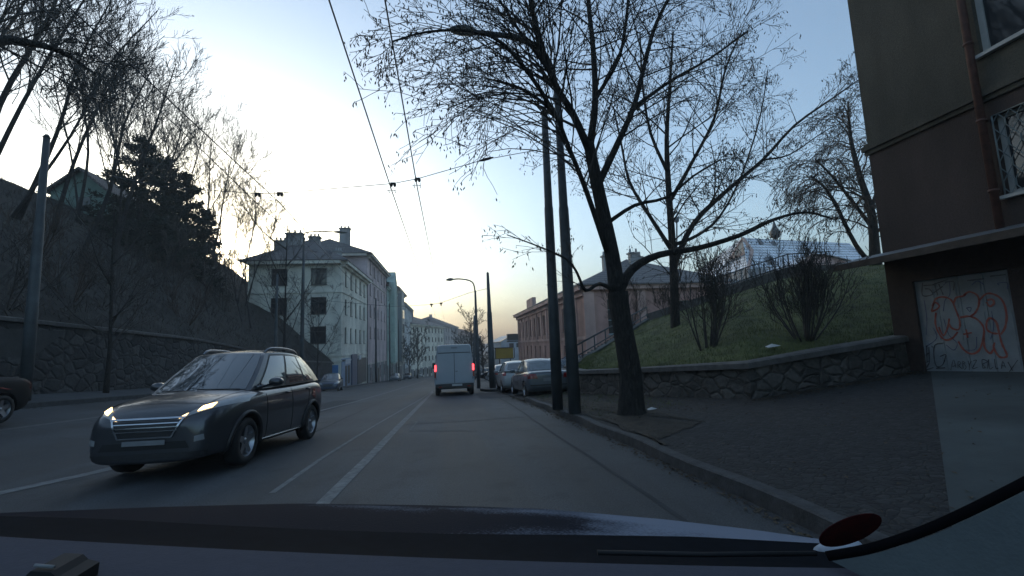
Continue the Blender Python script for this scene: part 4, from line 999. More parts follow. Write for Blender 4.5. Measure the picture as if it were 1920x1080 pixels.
for x in (p0.x+.5, p1.x-.5): mb = MB(); mb.box((x, 62.1, (gz+p0.z)/2), (.16, .04, p0.z-gz)); part("post", mb, POLEM, t)
# ------------------------------------------------------------------ snowy roofed building above the slope
YS = 44
def sp(px, py, Y=YS): return aty(px, py, Y)
t = thing("snowy_hall", "low building with big snow dusted hipped roof and glazed gablet above the slope", "building", sp(1400, 545))
rl, rr_ = sp(1392, 446, YS+5), sp(1592, 456, YS+7); ef, er_ = sp(1402, 505, YS), sp(1640, 498, YS+2); el_ = sp(1330, 520, YS+9); bk = Vector((2, 14, 0))
mb = MB()
mb.poly([ef, er_, rr_, rl]); 
gA, gB, gC = sp(1368, 486, YS+5.5), sp(1410, 470, YS+2.7), sp(1392, 450, YS+5)
mb.poly([el_, ef, gB, gA]); mb.poly([er_, er_+bk, rr_]); mb.poly([rl, rr_, er_+bk, el_+bk]); mb.poly([el_, gA, rl, el_+bk])
part("roof", mb, ROOFS, t)
mb = MB(); mb.poly([gA, gB, rl]); part("gablet_window", mb, glass_mat("gablet_glass", (.42, .36, .27), .2), t)
mb = MB()
for a, b in ((gA, gB), (gB, rl), (gA, rl), (ef, gB)): mb.beam(a+Vector((0, -.05, 0)), b+Vector((0, -.05, 0)), .3, .18)
for i in range(1, 5): q = gA.lerp(gB, i/5); mb.beam(q-Vector((0, .06, 0)), q.lerp(rl, .0)+Vector((0, -.06, (rl.z-gA.z)*(.25*i if i < 4 else .5)*.9)), .07, .07)
part("gablet_frame", mb, mat("pinkish_fascia", (.42, .30, .26), .8, .1, 3), t)
mb = MB(); dn = Vector((0, 0, -3.2)); mb.poly([el_+dn, ef+dn, ef, el_]); mb.poly([ef+dn, er_+dn, er_, ef]); mb.poly([er_+dn, er_+bk+dn, er_+bk, er_]); part("wall", mb, plaster("hall_pale", (.33, .33, .34)), t)
for (px, py, w, h) in ((1435, 460, 18, 9), (1464, 461, 16, 8), (1440, 497, 30, 12), (1370, 502, 16, 12)):
    u = (px-1402)/(1640-1402)
    mb = MB(); v = (505-py)/58.0
    f = lambda uu, vv: ef.lerp(er_, uu).lerp(rl.lerp(rr_, uu), vv)+Vector((0, -.1, .10))
    if px == 1370: f = lambda uu, vv: el_.lerp(ef, .5+uu*1).lerp(gA.lerp(gB, .5+uu), vv)+Vector((-.08, -.08, .08)); u = -.1; v = .35
    du, dv = w/238/1.3, h/58
    mb.poly([f(u, v), f(u+du*.6, v), f(u+du*.6-.02, v+dv), f(u-.02, v+dv)]); part("skylight", mb, GLASS, t)
mb = MB(); q = sp(1455, 452, YS+6); mb.lathe([(.12, -.6), (.1, .2), (.55, .5), (.62, 1.1), (.25, 1.8), (.05, 2.6), (0, 2.6)], 10, Matrix.Translation(q)); part("lantern", mb, POLEM, t)
# pink roofed low building further right
t = thing("annex", "low annex with reddish shallow roof partly hidden behind the weeping tree", "building", sp(1530, 505, 40))
mb = MB(); a, b, c, d = sp(1490, 500, 38), sp(1520, 478, 40), sp(1556, 482, 40), sp(1625, 500, 38); dn = Vector((0, 0, -2))
mb.poly([a+dn, d+dn, d, c, b, a]); mb.poly([a+dn, a, a+Vector((1, 8, 0)), a+Vector((1, 8, -2))]); part("wall", mb, plaster("annex_wall", (.36, .24, .20)), t)
mb = MB(); k = Vector((1.5, 9, .3)); u_ = Vector((0, -.3, .12)); mb.poly([a+u_, b+u_, b+k, a+k]); mb.poly([b+u_, c+u_, c+k, b+k]); mb.poly([c+u_, d+u_, d+k, c+k]); part("roof", mb, ROOFS, t)
# path wall and railing along the crest
t = thing("railing", "metal railing on a low kerb wall along the slope crest below the snowy roof", "railing", aty(1330, 545, 27))
P = [aty(1215, 592, 29.5), aty(1330, 556, 27), aty(1400, 530, 26), aty(1480, 505, 25), aty(1560, 500, 24.6), aty(1612, 492, 24)]
mb = MB(); 
for a, b in zip(P, P[1:]): mb.beam(a+Vector((0, 0, -.25)), b+Vector((0, 0, -.25)), .35, .75)
part("kerb_wall", mb, CAPS, t)
mb = MB()
for a, b in zip(P[1:4], P[2:5]):
    for z in (.95, .25): mb.tube([a+Vector((0, 0, z)), b+Vector((0, 0, z))], .035, 5)
    n = int((b-a).length/.28)
    for i in range(n): q = a.lerp(b, i/n); mb.tube([q+Vector((0, 0, .1)), q+Vector((0, 0, .95))], .018 if i % 8 else .04, 4, cap=False)
part("bars", mb, POLEM, t)
t = thing("railing", "pale picket railing of the terrace in front of the snowy hall", "railing", aty(1330, 545, 36))
a, b, c = aty(1326, 542, 38), aty(1392, 526, 37), aty(1470, 518, 36.5); mb = MB()
for p, q in ((a, b), (b, c)):
    for z in (0, .95): mb.tube([p+Vector((0, 0, z)), q+Vector((0, 0, z))], .05, 5)
    n = int((q-p).length/.3)
    for i in range(n+1): w = p.lerp(q, i/n); mb.tube([w, w+Vector((0, 0, .95))], .028 if i % 8 else .06, 4, cap=False)
part("bars", mb, mat("rail_pale", (.3, .32, .33), .5, .1, 4), t)
mb = MB(); 
for p, q in ((a, b), (b, c)): mb.beam(p-Vector((0, 0, .6)), q-Vector((0, 0, .6)), .3, 1.1)
part("terrace_wall", mb, plaster("terrace_wall", (.22, .17, .15)), t)
# stairs beside the pink house
s0, s1 = aty(1066, 699, 18.5), aty(1212, 606, 26); t = thing("staircase", "concrete stair with handrail climbing the slope edge beside the pink house", "stairs", s0)
n = 24; mb = MB()
for i in range(n): a = s0.lerp(s1, i/n); b = s0.lerp(s1, (i+1)/n); mb.box(((a.x+b.x)/2, (a.y+b.y)/2+.6, b.z-.35), (abs(b.x-a.x)+.004, 1.5+(b.y-a.y), .7))
part("steps", mb, CAPS, t)
mb = MB(); mb.tube([s0+Vector((0, -.2, .95)), s1+Vector((0, -.2, .95))], .04, 6); mb.tube([s0+Vector((0, -.2, .5)), s1+Vector((0, -.2, .5))], .03, 6)
for i in range(9): q = s0.lerp(s1, i/8)+Vector((0, -.2, 0)); mb.tube([q, q+Vector((0, 0, .95))], .03, 5)
part("handrail", mb, POLEM, t)
mb = MB(); mb.beam(s0+Vector((0, -.25, .05)), s1+Vector((0, -.25, .05)), .25, .45); part("stringer", mb, CONC, t)
# ------------------------------------------------------------------ dark building close on the right
t = thing("corner_building", "dark rendered building close by with canopy, rusty drainpipe and garage entrance", "building", (10.4, 9.5, .3))
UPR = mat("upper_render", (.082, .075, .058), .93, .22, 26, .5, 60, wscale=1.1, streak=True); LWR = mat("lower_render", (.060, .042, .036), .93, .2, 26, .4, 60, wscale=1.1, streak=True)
XB = 10.4; yE_ = atx(1650, 440, XB).y; zC = atx(1700, 250, XB).z; zCan = 3.08
zc_ = aty(1640, 283, yE_).z
print("near bld corner y", yE_, "cornice", zc_, "canopy", zCan)
U = Vector((0, -1, 0)); Nn = Vector((-1, 0, 0)); O = Vector((XB, yE_, 0)); LEN = 20
wh1 = (yE_-atx(1838, 100, XB).y, ); u0 = yE_-atx(1838, 104, XB).y; zw0 = atx(1838, 104, XB).z
upw = [(u0, u0+2.3, zw0, zw0+1.9), (u0+5, u0+7.3, zw0, zw0+1.9)]
u1 = yE_-atx(1876, 300, XB).y; zl0, zl1 = atx(1910, 360, XB).z, atx(1876, 212, XB).z
low = [(u1, u1+1.7, zl0, zl1)]
print("windows", u0, zw0, u1, zl0, zl1)
mb = MB()
facade(mb, O+Vector((0, 0, zc_)), U, Nn, LEN, 14-zc_, [(a, b, c-zc_, d-zc_) for a, b, c, d in upw], rev=.14)
mb.poly([(XB, yE_, zc_), (XB, yE_, 14), (XB+9, yE_, 14), (XB+9, yE_, zc_)]); part("upper_wall", mb, UPR, t)
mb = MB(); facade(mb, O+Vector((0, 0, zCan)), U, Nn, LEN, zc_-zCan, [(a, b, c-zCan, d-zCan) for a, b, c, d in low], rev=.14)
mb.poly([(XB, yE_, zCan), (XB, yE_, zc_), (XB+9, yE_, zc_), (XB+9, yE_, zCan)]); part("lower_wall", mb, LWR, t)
mb = MB(); obox(mb, O, U, Nn, -.10, LEN, zc_-.02, zc_+.10, 0, .10); obox(mb, O, U, Nn, -.06, LEN, zc_-.12, zc_-.02, 0, .05); obox(mb, O, U, Nn, -.05, LEN, zc_+.10, zc_+.16, 0, .06); part("cornice", mb, UPR, t)
for h in upw: window(t, O, U, Nn, h, rev=.13, fm=mat("near_window_frame", (.40, .40, .38), .6, .1, 4), bars=(1, 0), t=.10)
w = window(t, O, U, Nn, low[0], rev=.13, fm=mat("near_window_frame", (.40, .40, .38), .6, .1, 4), bars=(1, 0), t=.08)
gr = MB(); a, b, c, d = low[0]
for i in range(9):
    for sgn in (1, -1):
        p = []
        for k in range(13):
            z = c+(d-c)*k/12; u = a+(b-a)*(i+.5)/9+sgn*.10*math.sin(k/12*math.pi*4); p.append(O+U*u+Vector((0, 0, z))+Nn*(.03+.004*sgn))
        gr.tube(p, .009, 4, cap=False)
for q in (a, b):  gr.tube([O+U*q+Vector((0, 0, c))+Nn*.03, O+U*q+Vector((0, 0, d))+Nn*.03], .014, 5)
for z in (c, d): gr.tube([O+U*a+Vector((0, 0, z))+Nn*.03, O+U*b+Vector((0, 0, z))+Nn*.03], .014, 5)
o = part("grille", gr, mat("grille_metal", (.16, .19, .19), .5, .1, 4), w)
up_ = yE_-atx(1868, 330, XB).y
print('pipe u', up_)
mb = MB(); q = O+U*up_+Nn*.12; mb.tube([q+Vector((0, 0, zCan+.05)), q+Vector((0, 0, 14))], .065, 10)
for z in (3.9, 5.3, 6.9, 8.6): mb.tube([q+Vector((0, 0, z)), q+Vector((0, 0, z+.05))], .08, 10); mb.box((XB-.05, yE_-up_, z+.02), (.12, .03, .04))
part("drainpipe", mb, mat("rusty_pipe", (.085, .036, .026), .7, .35, 7), t)
# canopy and the recess under it
mb = MB(); k = len(mb.v)
for x, y, z in ((9.45, yE_+.45, 2.93), (9.45, -12, 2.93), (XB, -12, 3.10), (XB, yE_+.45, 3.10)): mb.v.append((x, y, z))
for x, y, z in ((9.45, yE_+.45, 3.0), (9.45, -12, 3.0), (XB, -12, 3.22), (XB, yE_+.45, 3.22)): mb.v.append((x, y, z))
for q in ((0, 3, 2, 1), (4, 5, 6, 7), (0, 1, 5, 4), (3, 7, 6, 2), (0, 4, 7, 3)): mb.face([k+i for i in q])
cn = part("canopy", mb, mat("canopy_sheet", (.13, .14, .15), .6, .25, 2, wscale=.8), t)
mb = MB(); mb.box((9.44, (yE_+.45-12)/2, 2.92), (.03, yE_+.45+12, .14)); part("fascia", mb, mat("fascia_wood", (.06, .045, .035), .8, .3, 5), cn)
# door opening
dA = atx(1722, 610, XB); dB = atx(1904, 600, XB); ua, ub = yE_-dA.y, yE_-dB.y
zd0 = G(XB, dA.y)+.12; zd1 = atx(1722, 527, XB).z
print("door", ua, ub, zd0, zd1, atx(1904, 498, XB).z, atx(1735, 703, XB).z, atx(1915, 711, XB).z)
zd0 = (atx(1735, 703, XB).z+atx(1915, 711, XB).z)/2
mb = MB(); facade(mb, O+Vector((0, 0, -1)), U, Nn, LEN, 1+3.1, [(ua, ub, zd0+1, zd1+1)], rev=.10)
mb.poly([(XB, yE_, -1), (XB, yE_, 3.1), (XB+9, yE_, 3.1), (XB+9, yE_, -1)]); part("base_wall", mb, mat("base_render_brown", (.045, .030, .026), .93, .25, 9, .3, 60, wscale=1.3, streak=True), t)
DOORM = mat("door_paint", (.24, .26, .27), .7, .12, 2, .1, 20, wscale=1.2)
mb = MB(); wdt = (ub-ua)
for i in range(4):
    a = ua+wdt*i/4; obox(mb, O, U, Nn, a+.006, a+wdt/4-.006, zd0+.02, zd1, -.09, -.05)
    for z0, z1 in ((.12, .30), (.36, .62), (.68, .93)): obox(mb, O, U, Nn, a+.06, a+wdt/4-.06, zd0+(zd1-zd0)*z0, zd0+(zd1-zd0)*z1, -.05, -.044)
door = part("garage_door", mb, DOORM, t)
# graffiti strokes on the door
def gp(cx, cy):
    px, py = 1500+cx/2.5714, 380+cy/2.5714; q = atx(px, py, XB+.04); return q
def strokes(mb, lines, w, R=None):
    for ln in lines:
        J = random.Random(int(ln[0][0]*7+ln[0][1])); jj = 3.2 if w < .03 else 1.5; ln = [(x_+J.gauss(0, jj), y_+J.gauss(0, jj)) for x_, y_ in ln]
        p = sm([gp(*c) for c in ln], 5) if len(ln) > 2 else [gp(*c) for c in ln]; k = len(mb.v)
        for i, q in enumerate(p):
            d = p[min(i+1, len(p)-1)]-p[max(i-1, 0)]; n = Vector((0, -d.z, d.y)); n = n.normalized()*w/2*(.75+.5*J.random()) if n.length > 1e-6 else Vector((0, w/2, 0))
            mb.v += [(XB+.038, (q+n).y, (q+n).z), (XB+.038, (q-n).y, (q-n).z)]
        for i in range(len(p)-1): mb.face((k+2*i, k+2*i+1, k+2*i+3, k+2*i+2))
red = MB()
strokes(red, [[(632, 524), (660, 515), (672, 495), (650, 480), (632, 520)], [(640, 500), (655, 465), (690, 452), (730, 470), (752, 520), (770, 575), (765, 610), (735, 605), (722, 585)],
 [(655, 530), (652, 580), (668, 630), (700, 660), (735, 655), (760, 625)], [(740, 490), (752, 458), (785, 450), (800, 440)], [(790, 445), (820, 430), (855, 450), (862, 490), (845, 530), (820, 550)],
 [(775, 552), (820, 545), (862, 570), (885, 610), (885, 670), (862, 712), (825, 728), (790, 712), (765, 670)], [(865, 470), (900, 440), (945, 445), (980, 480), (998, 540), (990, 600), (968, 635)],
 [(900, 470), (925, 465), (935, 485), (915, 500), (900, 480)], [(955, 630), (930, 628), (902, 610), (900, 575), (920, 558), (945, 575), (958, 620), (975, 680), (998, 735), (970, 748), (948, 730), (935, 700), (940, 675)],
 [(888, 650), (892, 700), (912, 726), (932, 712)], [(800, 610), (808, 650)], [(790, 635), (825, 628)], [(668, 600), (690, 640), (712, 600), (720, 560)]], .035)
part("red_graffiti", red, mat("spray_red", (.30, .05, .035), .7, .15, 9, col2=(.34, .12, .09)), door)
red = MB()
strokes(red, [[(592, 385), (590, 430), (600, 450), (632, 440), (628, 415), (605, 415)], [(640, 395), (690, 380), (715, 365)], [(655, 395), (665, 445)], [(645, 440), (688, 400)], [(670, 395), (690, 445)], [(590, 400), (650, 398)],
 [(700, 388), (745, 385), (738, 420)], [(815, 378), (890, 366)], [(915, 360), (992, 350)], [(605, 690), (608, 770)], [(605, 735), (622, 725)], [(622, 690), (625, 770)], [(595, 775), (625, 765), (612, 800), (645, 790)],
 [(685, 675), (655, 690), (645, 740), (660, 785), (690, 790), (705, 750), (700, 735), (675, 740)], [(655, 800), (700, 795)], [(640, 690), (642, 700)]], .022)
strokes(red, [[(730, 805), (740, 762), (752, 800)], [(735, 785), (750, 785)], [(760, 802), (760, 762), (775, 770), (762, 782), (778, 802)], [(785, 802), (786, 762), (800, 772), (786, 782), (802, 795), (786, 802)], [(808, 762), (818, 780), (828, 760)], [(818, 780), (816, 802)], [(835, 765), (850, 762), (835, 800), (855, 798)],
 [(880, 800), (880, 758), (896, 768), (882, 778), (898, 792), (880, 800)], [(905, 760), (906, 800)], [(915, 758), (916, 800), (932, 798)], [(940, 758), (942, 800), (956, 798)], [(965, 800), (978, 758), (992, 800)], [(970, 785), (986, 785)], [(1000, 770), (1030, 815)], [(1050, 755), (1005, 815)]], .014)
part("black_lettering", red, mat("spray_black", (.03, .03, .035), .7, .15, 8, col2=(.13, .13, .14)), door)
red = MB()
strokes(red, [[(690, 400), (720, 388), (725, 440), (700, 470), (688, 520)], [(830, 395), (860, 380), (888, 390)], [(960, 400), (958, 388), (1000, 385), (998, 420)], [(700, 560), (720, 640), (760, 680), (740, 705), (705, 690)], [(600, 470), (612, 560), (606, 640)], [(800, 505), (815, 525), (828, 500), (808, 500)], [(925, 520), (930, 600), (922, 660)], [(790, 700), (850, 705), (850, 640)], [(640, 600), (655, 650), (610, 700)]], .014)
part("blue_lettering", red, mat("spray_blue", (.07, .08, .16), .7, .15, 8), door)
# ------------------------------------------------------------------ cars
def loft_ring(w, zt, zb, cr):
    mid = zb+(zt-zb)*.55
    half = [(0, zt+cr), (.45*w, zt+cr*.85), (.80*w, zt+cr*.25), (.93*w, zt-.035), (.985*w, zt-.11), (w, mid+.04), (w*.995, mid-.10), (w*.965, zb+.10), (.90*w, zb), (0, zb)]
    return half+[(-x, z) for x, z in half[-2:0:-1]]
def lower_body(name, st, arches, mats, parent):
    """st: stations (y, halfwidth, ztop, zbot, crown), rear to front"""
    me = bpy.data.meshes.new(name); V = []; Fc = []; n = None
    for (y, w, zt, zb, cr) in st:
        ring = loft_ring(w, zt, zb, cr); n = len(ring); V += [(x, y, z) for x, z in ring]
    for i in range(len(st)-1):
        for j in range(n): Fc.append((i*n+j, i*n+(j+1) % n, (i+1)*n+(j+1) % n, (i+1)*n+j))
    # end caps as quad strips across
    def cap(o, flip):
        h = n//2
        for j in range(h):
            a, b = o+j, o+j+1; c, d = o+(n-j-1) % n, o+(n-j) % n
            f = [a, b, c, d] if j > 0 else [a, b, c]
            if j == h-1: f = [a, b, d]
            q = []
            for x in f:
                if x not in q: q.append(x)
            if len(q) > 2: Fc.append(tuple(q if flip else q[::-1]))
    cap(0, True); cap((len(st)-1)*n, False)
    me.from_pydata(V, [], Fc); o = bpy.data.objects.new(name, me); COL.objects.link(o)
    bm = bmesh.new(); bm.from_mesh(me); bmesh.ops.remove_doubles(bm, verts=bm.verts, dist=1e-5); bmesh.ops.recalc_face_normals(bm, faces=bm.faces)
    bm.to_mesh(me); bm.free()
    s = o.modifiers.new("s", 'SUBSURF'); s.levels = 2; s.render_levels = 2
    cut = []
    for (ya, r, w) in arches:
        for sgn in (-1, 1):
            c = MB(); M = Matrix.Translation((sgn*w, ya, r-.03)) @ Matrix.Rotation(math.pi/2, 4, 'Y')
            c.lathe([(0, -.26), (r*1.13, -.26), (r*1.13, .4), (0, .4)], 28, M); cm = c.mesh("cut", mats[1]); recalc(cm)
            co = bpy.data.objects.new("cut", cm); COL.objects.link(co); cut.append(co)
            b = o.modifiers.new("b", 'BOOLEAN'); b.operation = 'DIFFERENCE'; b.object = co; b.solver = 'EXACT'
    dg = bpy.context.evaluated_depsgraph_get(); ev = o.evaluated_get(dg); nme = bpy.data.meshes.new_from_object(ev)
    bpy.data.objects.remove(o); 
    for c in cut: bpy.data.objects.remove(c)
    nme.name = name; nme.materials.clear()
    for m in mats: nme.materials.append(m)
    for p in nme.polygons:
        p.use_smooth = True; c = p.center; p.material_index = 0
        for (ya, r, w) in arches:
            dd = math.hypot(c.y-ya, c.z-(r-.03))
            if dd < r*1.12+.004 and abs(c.x) < w+.05 and abs(c.x) < w-.03 and (abs(p.normal.x) > .8 or dd > r*1.0): p.material_index = 1
    try: nme.set_sharp_from_angle(angle=math.radians(38))
    except Exception: pass
    ob = bpy.data.objects.new(name, nme); COL.objects.link(ob); ob.parent = parent
    bm = bmesh.new(); bm.from_mesh(nme); bv = BVHTree.FromBMesh(bm); bm.free(); return ob, bv
def patch(mb, bv, quad, d, nu=8, nv=5, off=.006, m=0):
    """a skin that follows the body: quad corners are projected along d"""
    d = Vector(d).normalized(); q = [Vector(c) for c in quad]; k = {}
    for i in range(nu+1):
        for j in range(nv+1):
            u, v = i/nu, j/nv; p = (q[0]*(1-u)+q[1]*u)*(1-v)+(q[3]*(1-u)+q[2]*u)*v; h = bv.ray_cast(p-d*3, d)
            if h[0] is not None:
                nn = h[1] if h[1].dot(d) < 0 else -h[1]; k[(i, j)] = len(mb.v); mb.v.append(tuple(h[0]+nn*off))
    for i in range(nu):
        for j in range(nv):
            f = [(i, j), (i+1, j), (i+1, j+1), (i, j+1)]
            if all(x in k for x in f): mb.face([k[x] for x in f], m, True)
def sideline(mb, bv, pts, sgn, w=.012, off=.002):
    P = []
    for a, b in zip(pts, pts[1:]):
        n = max(2, int(math.hypot(b[0]-a[0], b[1]-a[1])/.06))
        for i in range(n): P.append((a[0]+(b[0]-a[0])*i/n, a[1]+(b[1]-a[1])*i/n))
    P.append(pts[-1]); Q = []
    for y, z in P:
        h = bv.ray_cast(Vector((sgn*3, y, z)), Vector((-sgn, 0, 0)))
        if h[0] is not None: Q.append(h[0]+Vector((sgn*off, 0, 0)))
    if len(Q) > 1: mb.tube(Q, w/2, 4, cap=False)
def wheel(parent, x, y, r, w, sgn, spokes=5):
    t = MB(); M = Matrix.Translation((x, y, r)) @ Matrix.Rotation(math.pi/2*sgn, 4, 'Y')
    t.lathe([(r*.60, -w/2), (r*.90, -w/2), (r*.985, -w*.38), (r, -w*.2), (r, w*.2), (r*.985, w*.38), (r*.90, w/2), (r*.66, w/2), (r*.62, w*.36)], 28, M)
    wh = part("wheel", t, BLACK, parent, world=False)
    rm = MB(); rm.lathe([(r*.64, w*.46), (r*.60, w*.30), (r*.52, w*.05), (r*.5, -w*.4)], 28, M); rm.lathe([(0, w*.34), (r*.13, w*.34), (r*.15, w*.22)], 12, M)
    for i in range(spokes):
        a = 2*math.pi*i/spokes; k = len(rm.v)
        for rr, hw, z in ((r*.10, .055, w*.30), (r*.61, .035, w*.38)):
            for s_ in (-1, 1):
                p = Vector((rr*math.cos(a)-s_*hw*math.sin(a), rr*math.sin(a)+s_*hw*math.cos(a), z)); rm.v.append(tuple(M @ p)); rm.v.append(tuple(M @ (p-Vector((0, 0, .05)))))
        for q in ((0, 2, 6, 4), (0, 4, 5, 1), (2, 3, 7, 6)): rm.face([k+i_ for i_ in q])
    o = bpy.data.objects.new("rim", rm.mesh("rim", ALLOY)); COL.objects.link(o); o.parent = wh
    d = MB(); d.lathe([(0, -w*.1), (r*.55, -w*.1)], 20, M); o = bpy.data.objects.new("brake_disc", d.mesh("brake_disc", BLACK)); COL.objects.link(o); o.parent = wh
    return wh
class Green:
    """greenhouse surfaces between belt and roof"""
    def __init__(s, c):
        s.__dict__.update(c)
    def side(s, q, v, sg):
        y = (s.yb1+(s.yb0-s.yb1)*q)*(1-v)+(s.yt1+(s.yt0-s.yt1)*q)*v
        wb = s.wb*(1-.10*max(0, 1-2.2*q)**2-s.rt*max(0, 2.0*q-1)**2); wt = s.wt*(1-.09*max(0, 1-2.2*q)**2-s.rt*max(0, 2.0*q-1)**2)
        x = wb*(1-v)+wt*v+.022*math.sin(math.pi*v); zb = s.zb1+(s.zb0-s.zb1)*q; zt = s.zt(q)
        return Vector((sg*x, y, zb*(1-v)+zt*v))
    def zt(s, q): return s.zr1+(s.zr0-s.zr1)*q+s.arch*math.sin(math.pi*q)
    def front(s, u, v):
        p = s.side(0, v, 1); uu = 2*u-1; b = (1-uu*uu)
        return Vector((p.x*uu, p.y+b*(.16*(1-v)+.07*v), p.z+b*.025*v))
    def rear(s, u, v):
        p = s.side(1, v, 1); uu = 2*u-1; b = (1-uu*uu)
        return Vector((p.x*uu, p.y-b*(.08*(1-v)+.04*v), p.z+b*.025*v))
    def roof(s, u, q):
        p = s.side(q, 1, 1); uu = 2*u-1; b = (1-uu*uu); fy = .07*max(0, 1-q*6)-.04*max(0, 1-(1-q)*6)
        return Vector((p.x*uu, p.y+b*fy, p.z+b*(.025+.04*min(1, q*4)*min(1, (1-q)*4))))
def pane(parent, fn, u0, u1, v0, v1, nrm, name, m, off=.008, nu=8, nv=6, slant=(0, 0)):
    mb = MB()
    def f(a, b):
        v = v0+(v1-v0)*b; u = (u0+slant[0]*b)+(u1+slant[1]*b-u0-slant[0]*b)*a; p = fn(u, v); e = .004
        du = fn(u+e, v)-fn(u-e, v); dv = fn(u, min(1, v+e))-fn(u, max(0, v-e)); n = du.cross(dv).normalized()
        if n.dot(nrm) < 0: n = -n
        return p+n*off
    mb.grid(f, nu, nv); return part(name, mb, m, parent, world=False)
def build_car(name, label, cat, c, paint, loc, rz, group=None, detail=2, lit_front=None, lit_rear=None, glass=CGLASS):
    root = thing(name, label, cat, loc, rz, group)
    bd, bv = lower_body("body", c['st'], c['arch'], [paint, BLKP], root)
    g = Green(c['g']); mb = MB()
    mb.grid(lambda a, b: g.side(a, b, 1), 18, 8); mb.grid(lambda a, b: g.side(a, b, -1), 18, 8)
    mb.grid(g.front, 12, 8); mb.grid(g.rear, 12, 8); mb.grid(g.roof, 12, 18)
    me = mb.mesh("cabin", paint); recalc(me)
    try: me.set_sharp_from_angle(angle=math.radians(42))
    except Exception: pass
    o = bpy.data.objects.new("cabin", me); COL.objects.link(o); o.parent = root
    X = Vector((1, 0, 0)); Yv = Vector((0, 1, 0))
    pane(root, g.front, .045, .955, .03, .955, Yv+Vector((0, 0, .5)), "windscreen", glass)
    pane(root, g.rear, .09, .91, .12 if c.get('sedan') else .15, .9, -Yv+Vector((0, 0, .3)), "rear_window", glass)
    for sg in (1, -1):
        for i, (a, b, sl) in enumerate(c['win']):
            pane(root, lambda u, v: g.side(u, v, sg), a, b, .06, .90, X*sg, "side_window", glass, .007, 6, 6, sl)
        if detail > 1:
            # dark surround under the panes and pillar between
            pane(root, lambda u, v: g.side(u, v, sg), c['win'][0][0]-.018, c['win'][-1][1]+.012, .02, .95, X*sg, "window_surround", BLKP, .003, 14, 6, (c['win'][0][2][0], c['win'][-1][2][1]))
            mb = MB()
            for ln in c['lines']: sideline(mb, bv, ln, sg, .010)
            part("door_seam", mb, BLACK, root, world=False)
            for (y, z) in c['handles']:
                h = bv.ray_cast(Vector((sg*3, y, z)), Vector((-sg, 0, 0)))
                if h[0]: mb = MB(); mb.tube([h[0]+Vector((sg*.0, -.09, 0)), h[0]+Vector((sg*.032, -.06, 0)), h[0]+Vector((sg*.032, .06, 0)), h[0]+Vector((sg*.0, .09, 0))], .013, 6); part("door_handle", mb, paint, root, world=False)
        # mirror
        y, z = c['mir']; p = g.side(.04, .05, sg); mb = MB(); cc = Vector((p.x+sg*.19, y, z+.07))
        mb.lathe([(0, -.055), (.055, -.052), (.075, -.02), (.07, .03), (.045, .07), (0, .085)], 14, Matrix.Translation(cc) @ Matrix.Diagonal((1.55, 1, 1, 1)) @ Matrix.Rotation(-math.pi/2, 4, 'X'))
        mb.tube([p+Vector((0, 0, 0)), cc-Vector((sg*.06, 0, .04))], [.03, .02], 6); part("mirror", mb, paint, root, world=False)
    for (ya, r, w) in c['arch']:
        for sg in (1, -1):
            wheel(root, sg*(w-.115), ya, r-.02, .21, sg, c.get('spokes', 5))
            if c.get('cladding'):
                mb = MB(); k = None; P = []
                for i in range(19):
                    a = math.radians(-12+204*i/18); y, z = ya+math.cos(a)*r*1.17, (r-.03)+math.sin(a)*r*1.17; h = bv.ray_cast(Vector((sg*3, y, z)), Vector((-sg, 0, 0)))
                    if h[0]: P.append(h[0]+Vector((sg*.004, 0, 0)))
                if len(P) > 2: mb.tube(P, .035, 6); part("arch_trim", mb, BLKP, root, world=False)
    for pt in c['patches']:
        mb = MB()
        for qd in pt['q']:
            patch(mb, bv, qd, pt['d'], pt.get('nu', 10), pt.get('nv', 5), pt.get('off', .006))
            if pt.get('mirror', True):
                patch(mb, bv, [(-x, y, z) for x, y, z in qd], (-pt['d'][0], pt['d'][1], pt['d'][2]), pt.get('nu', 10), pt.get('nv', 5), pt.get('off', .006)) if not pt.get('each') else None
        if pt.get('each'):
            part(pt['name'], mb, pt['m'], root, world=False); mb = MB()
            for qd in pt['q']: patch(mb, bv, [(-x, y, z) for x, y, z in qd], (-pt['d'][0], pt['d'][1], pt['d'][2]), pt.get('nu', 10), pt.get('nv', 5), pt.get('off', .006))
        part(pt['name'], mb, pt['m'], root, world=False)
    return root, bv, g
def paint(name, col, metal=.4, rough=.32): return mat(name, col, rough, .04, 2, 0, None, metal, .5, coat=.8)
LENS = mat("lamp_lens", (.25, .26, .27), .1, .1, 5, spec=.8, coat=.5); TAIL = mat("tail_lens", (.22, .012, .012), .15, .15, 8, coat=.5); TAILDIM = TAIL
PLATE = mat("number_plate", (.42, .43, .43), .5, .05, 3)
HEADL = emis("headlight_lit", (1, .66, .26), 2.0, (.8, .7, .5)); HEADS = emis("sidelight_lit", (1, .66, .30), .9, (.5, .45, .35)); TAILL = emis("tail_light_lit", (1, .05, .06), 1.1, (.4, .02, .02))
F3 = (0, -1, 0); Bk3 = (0, 1, 0)
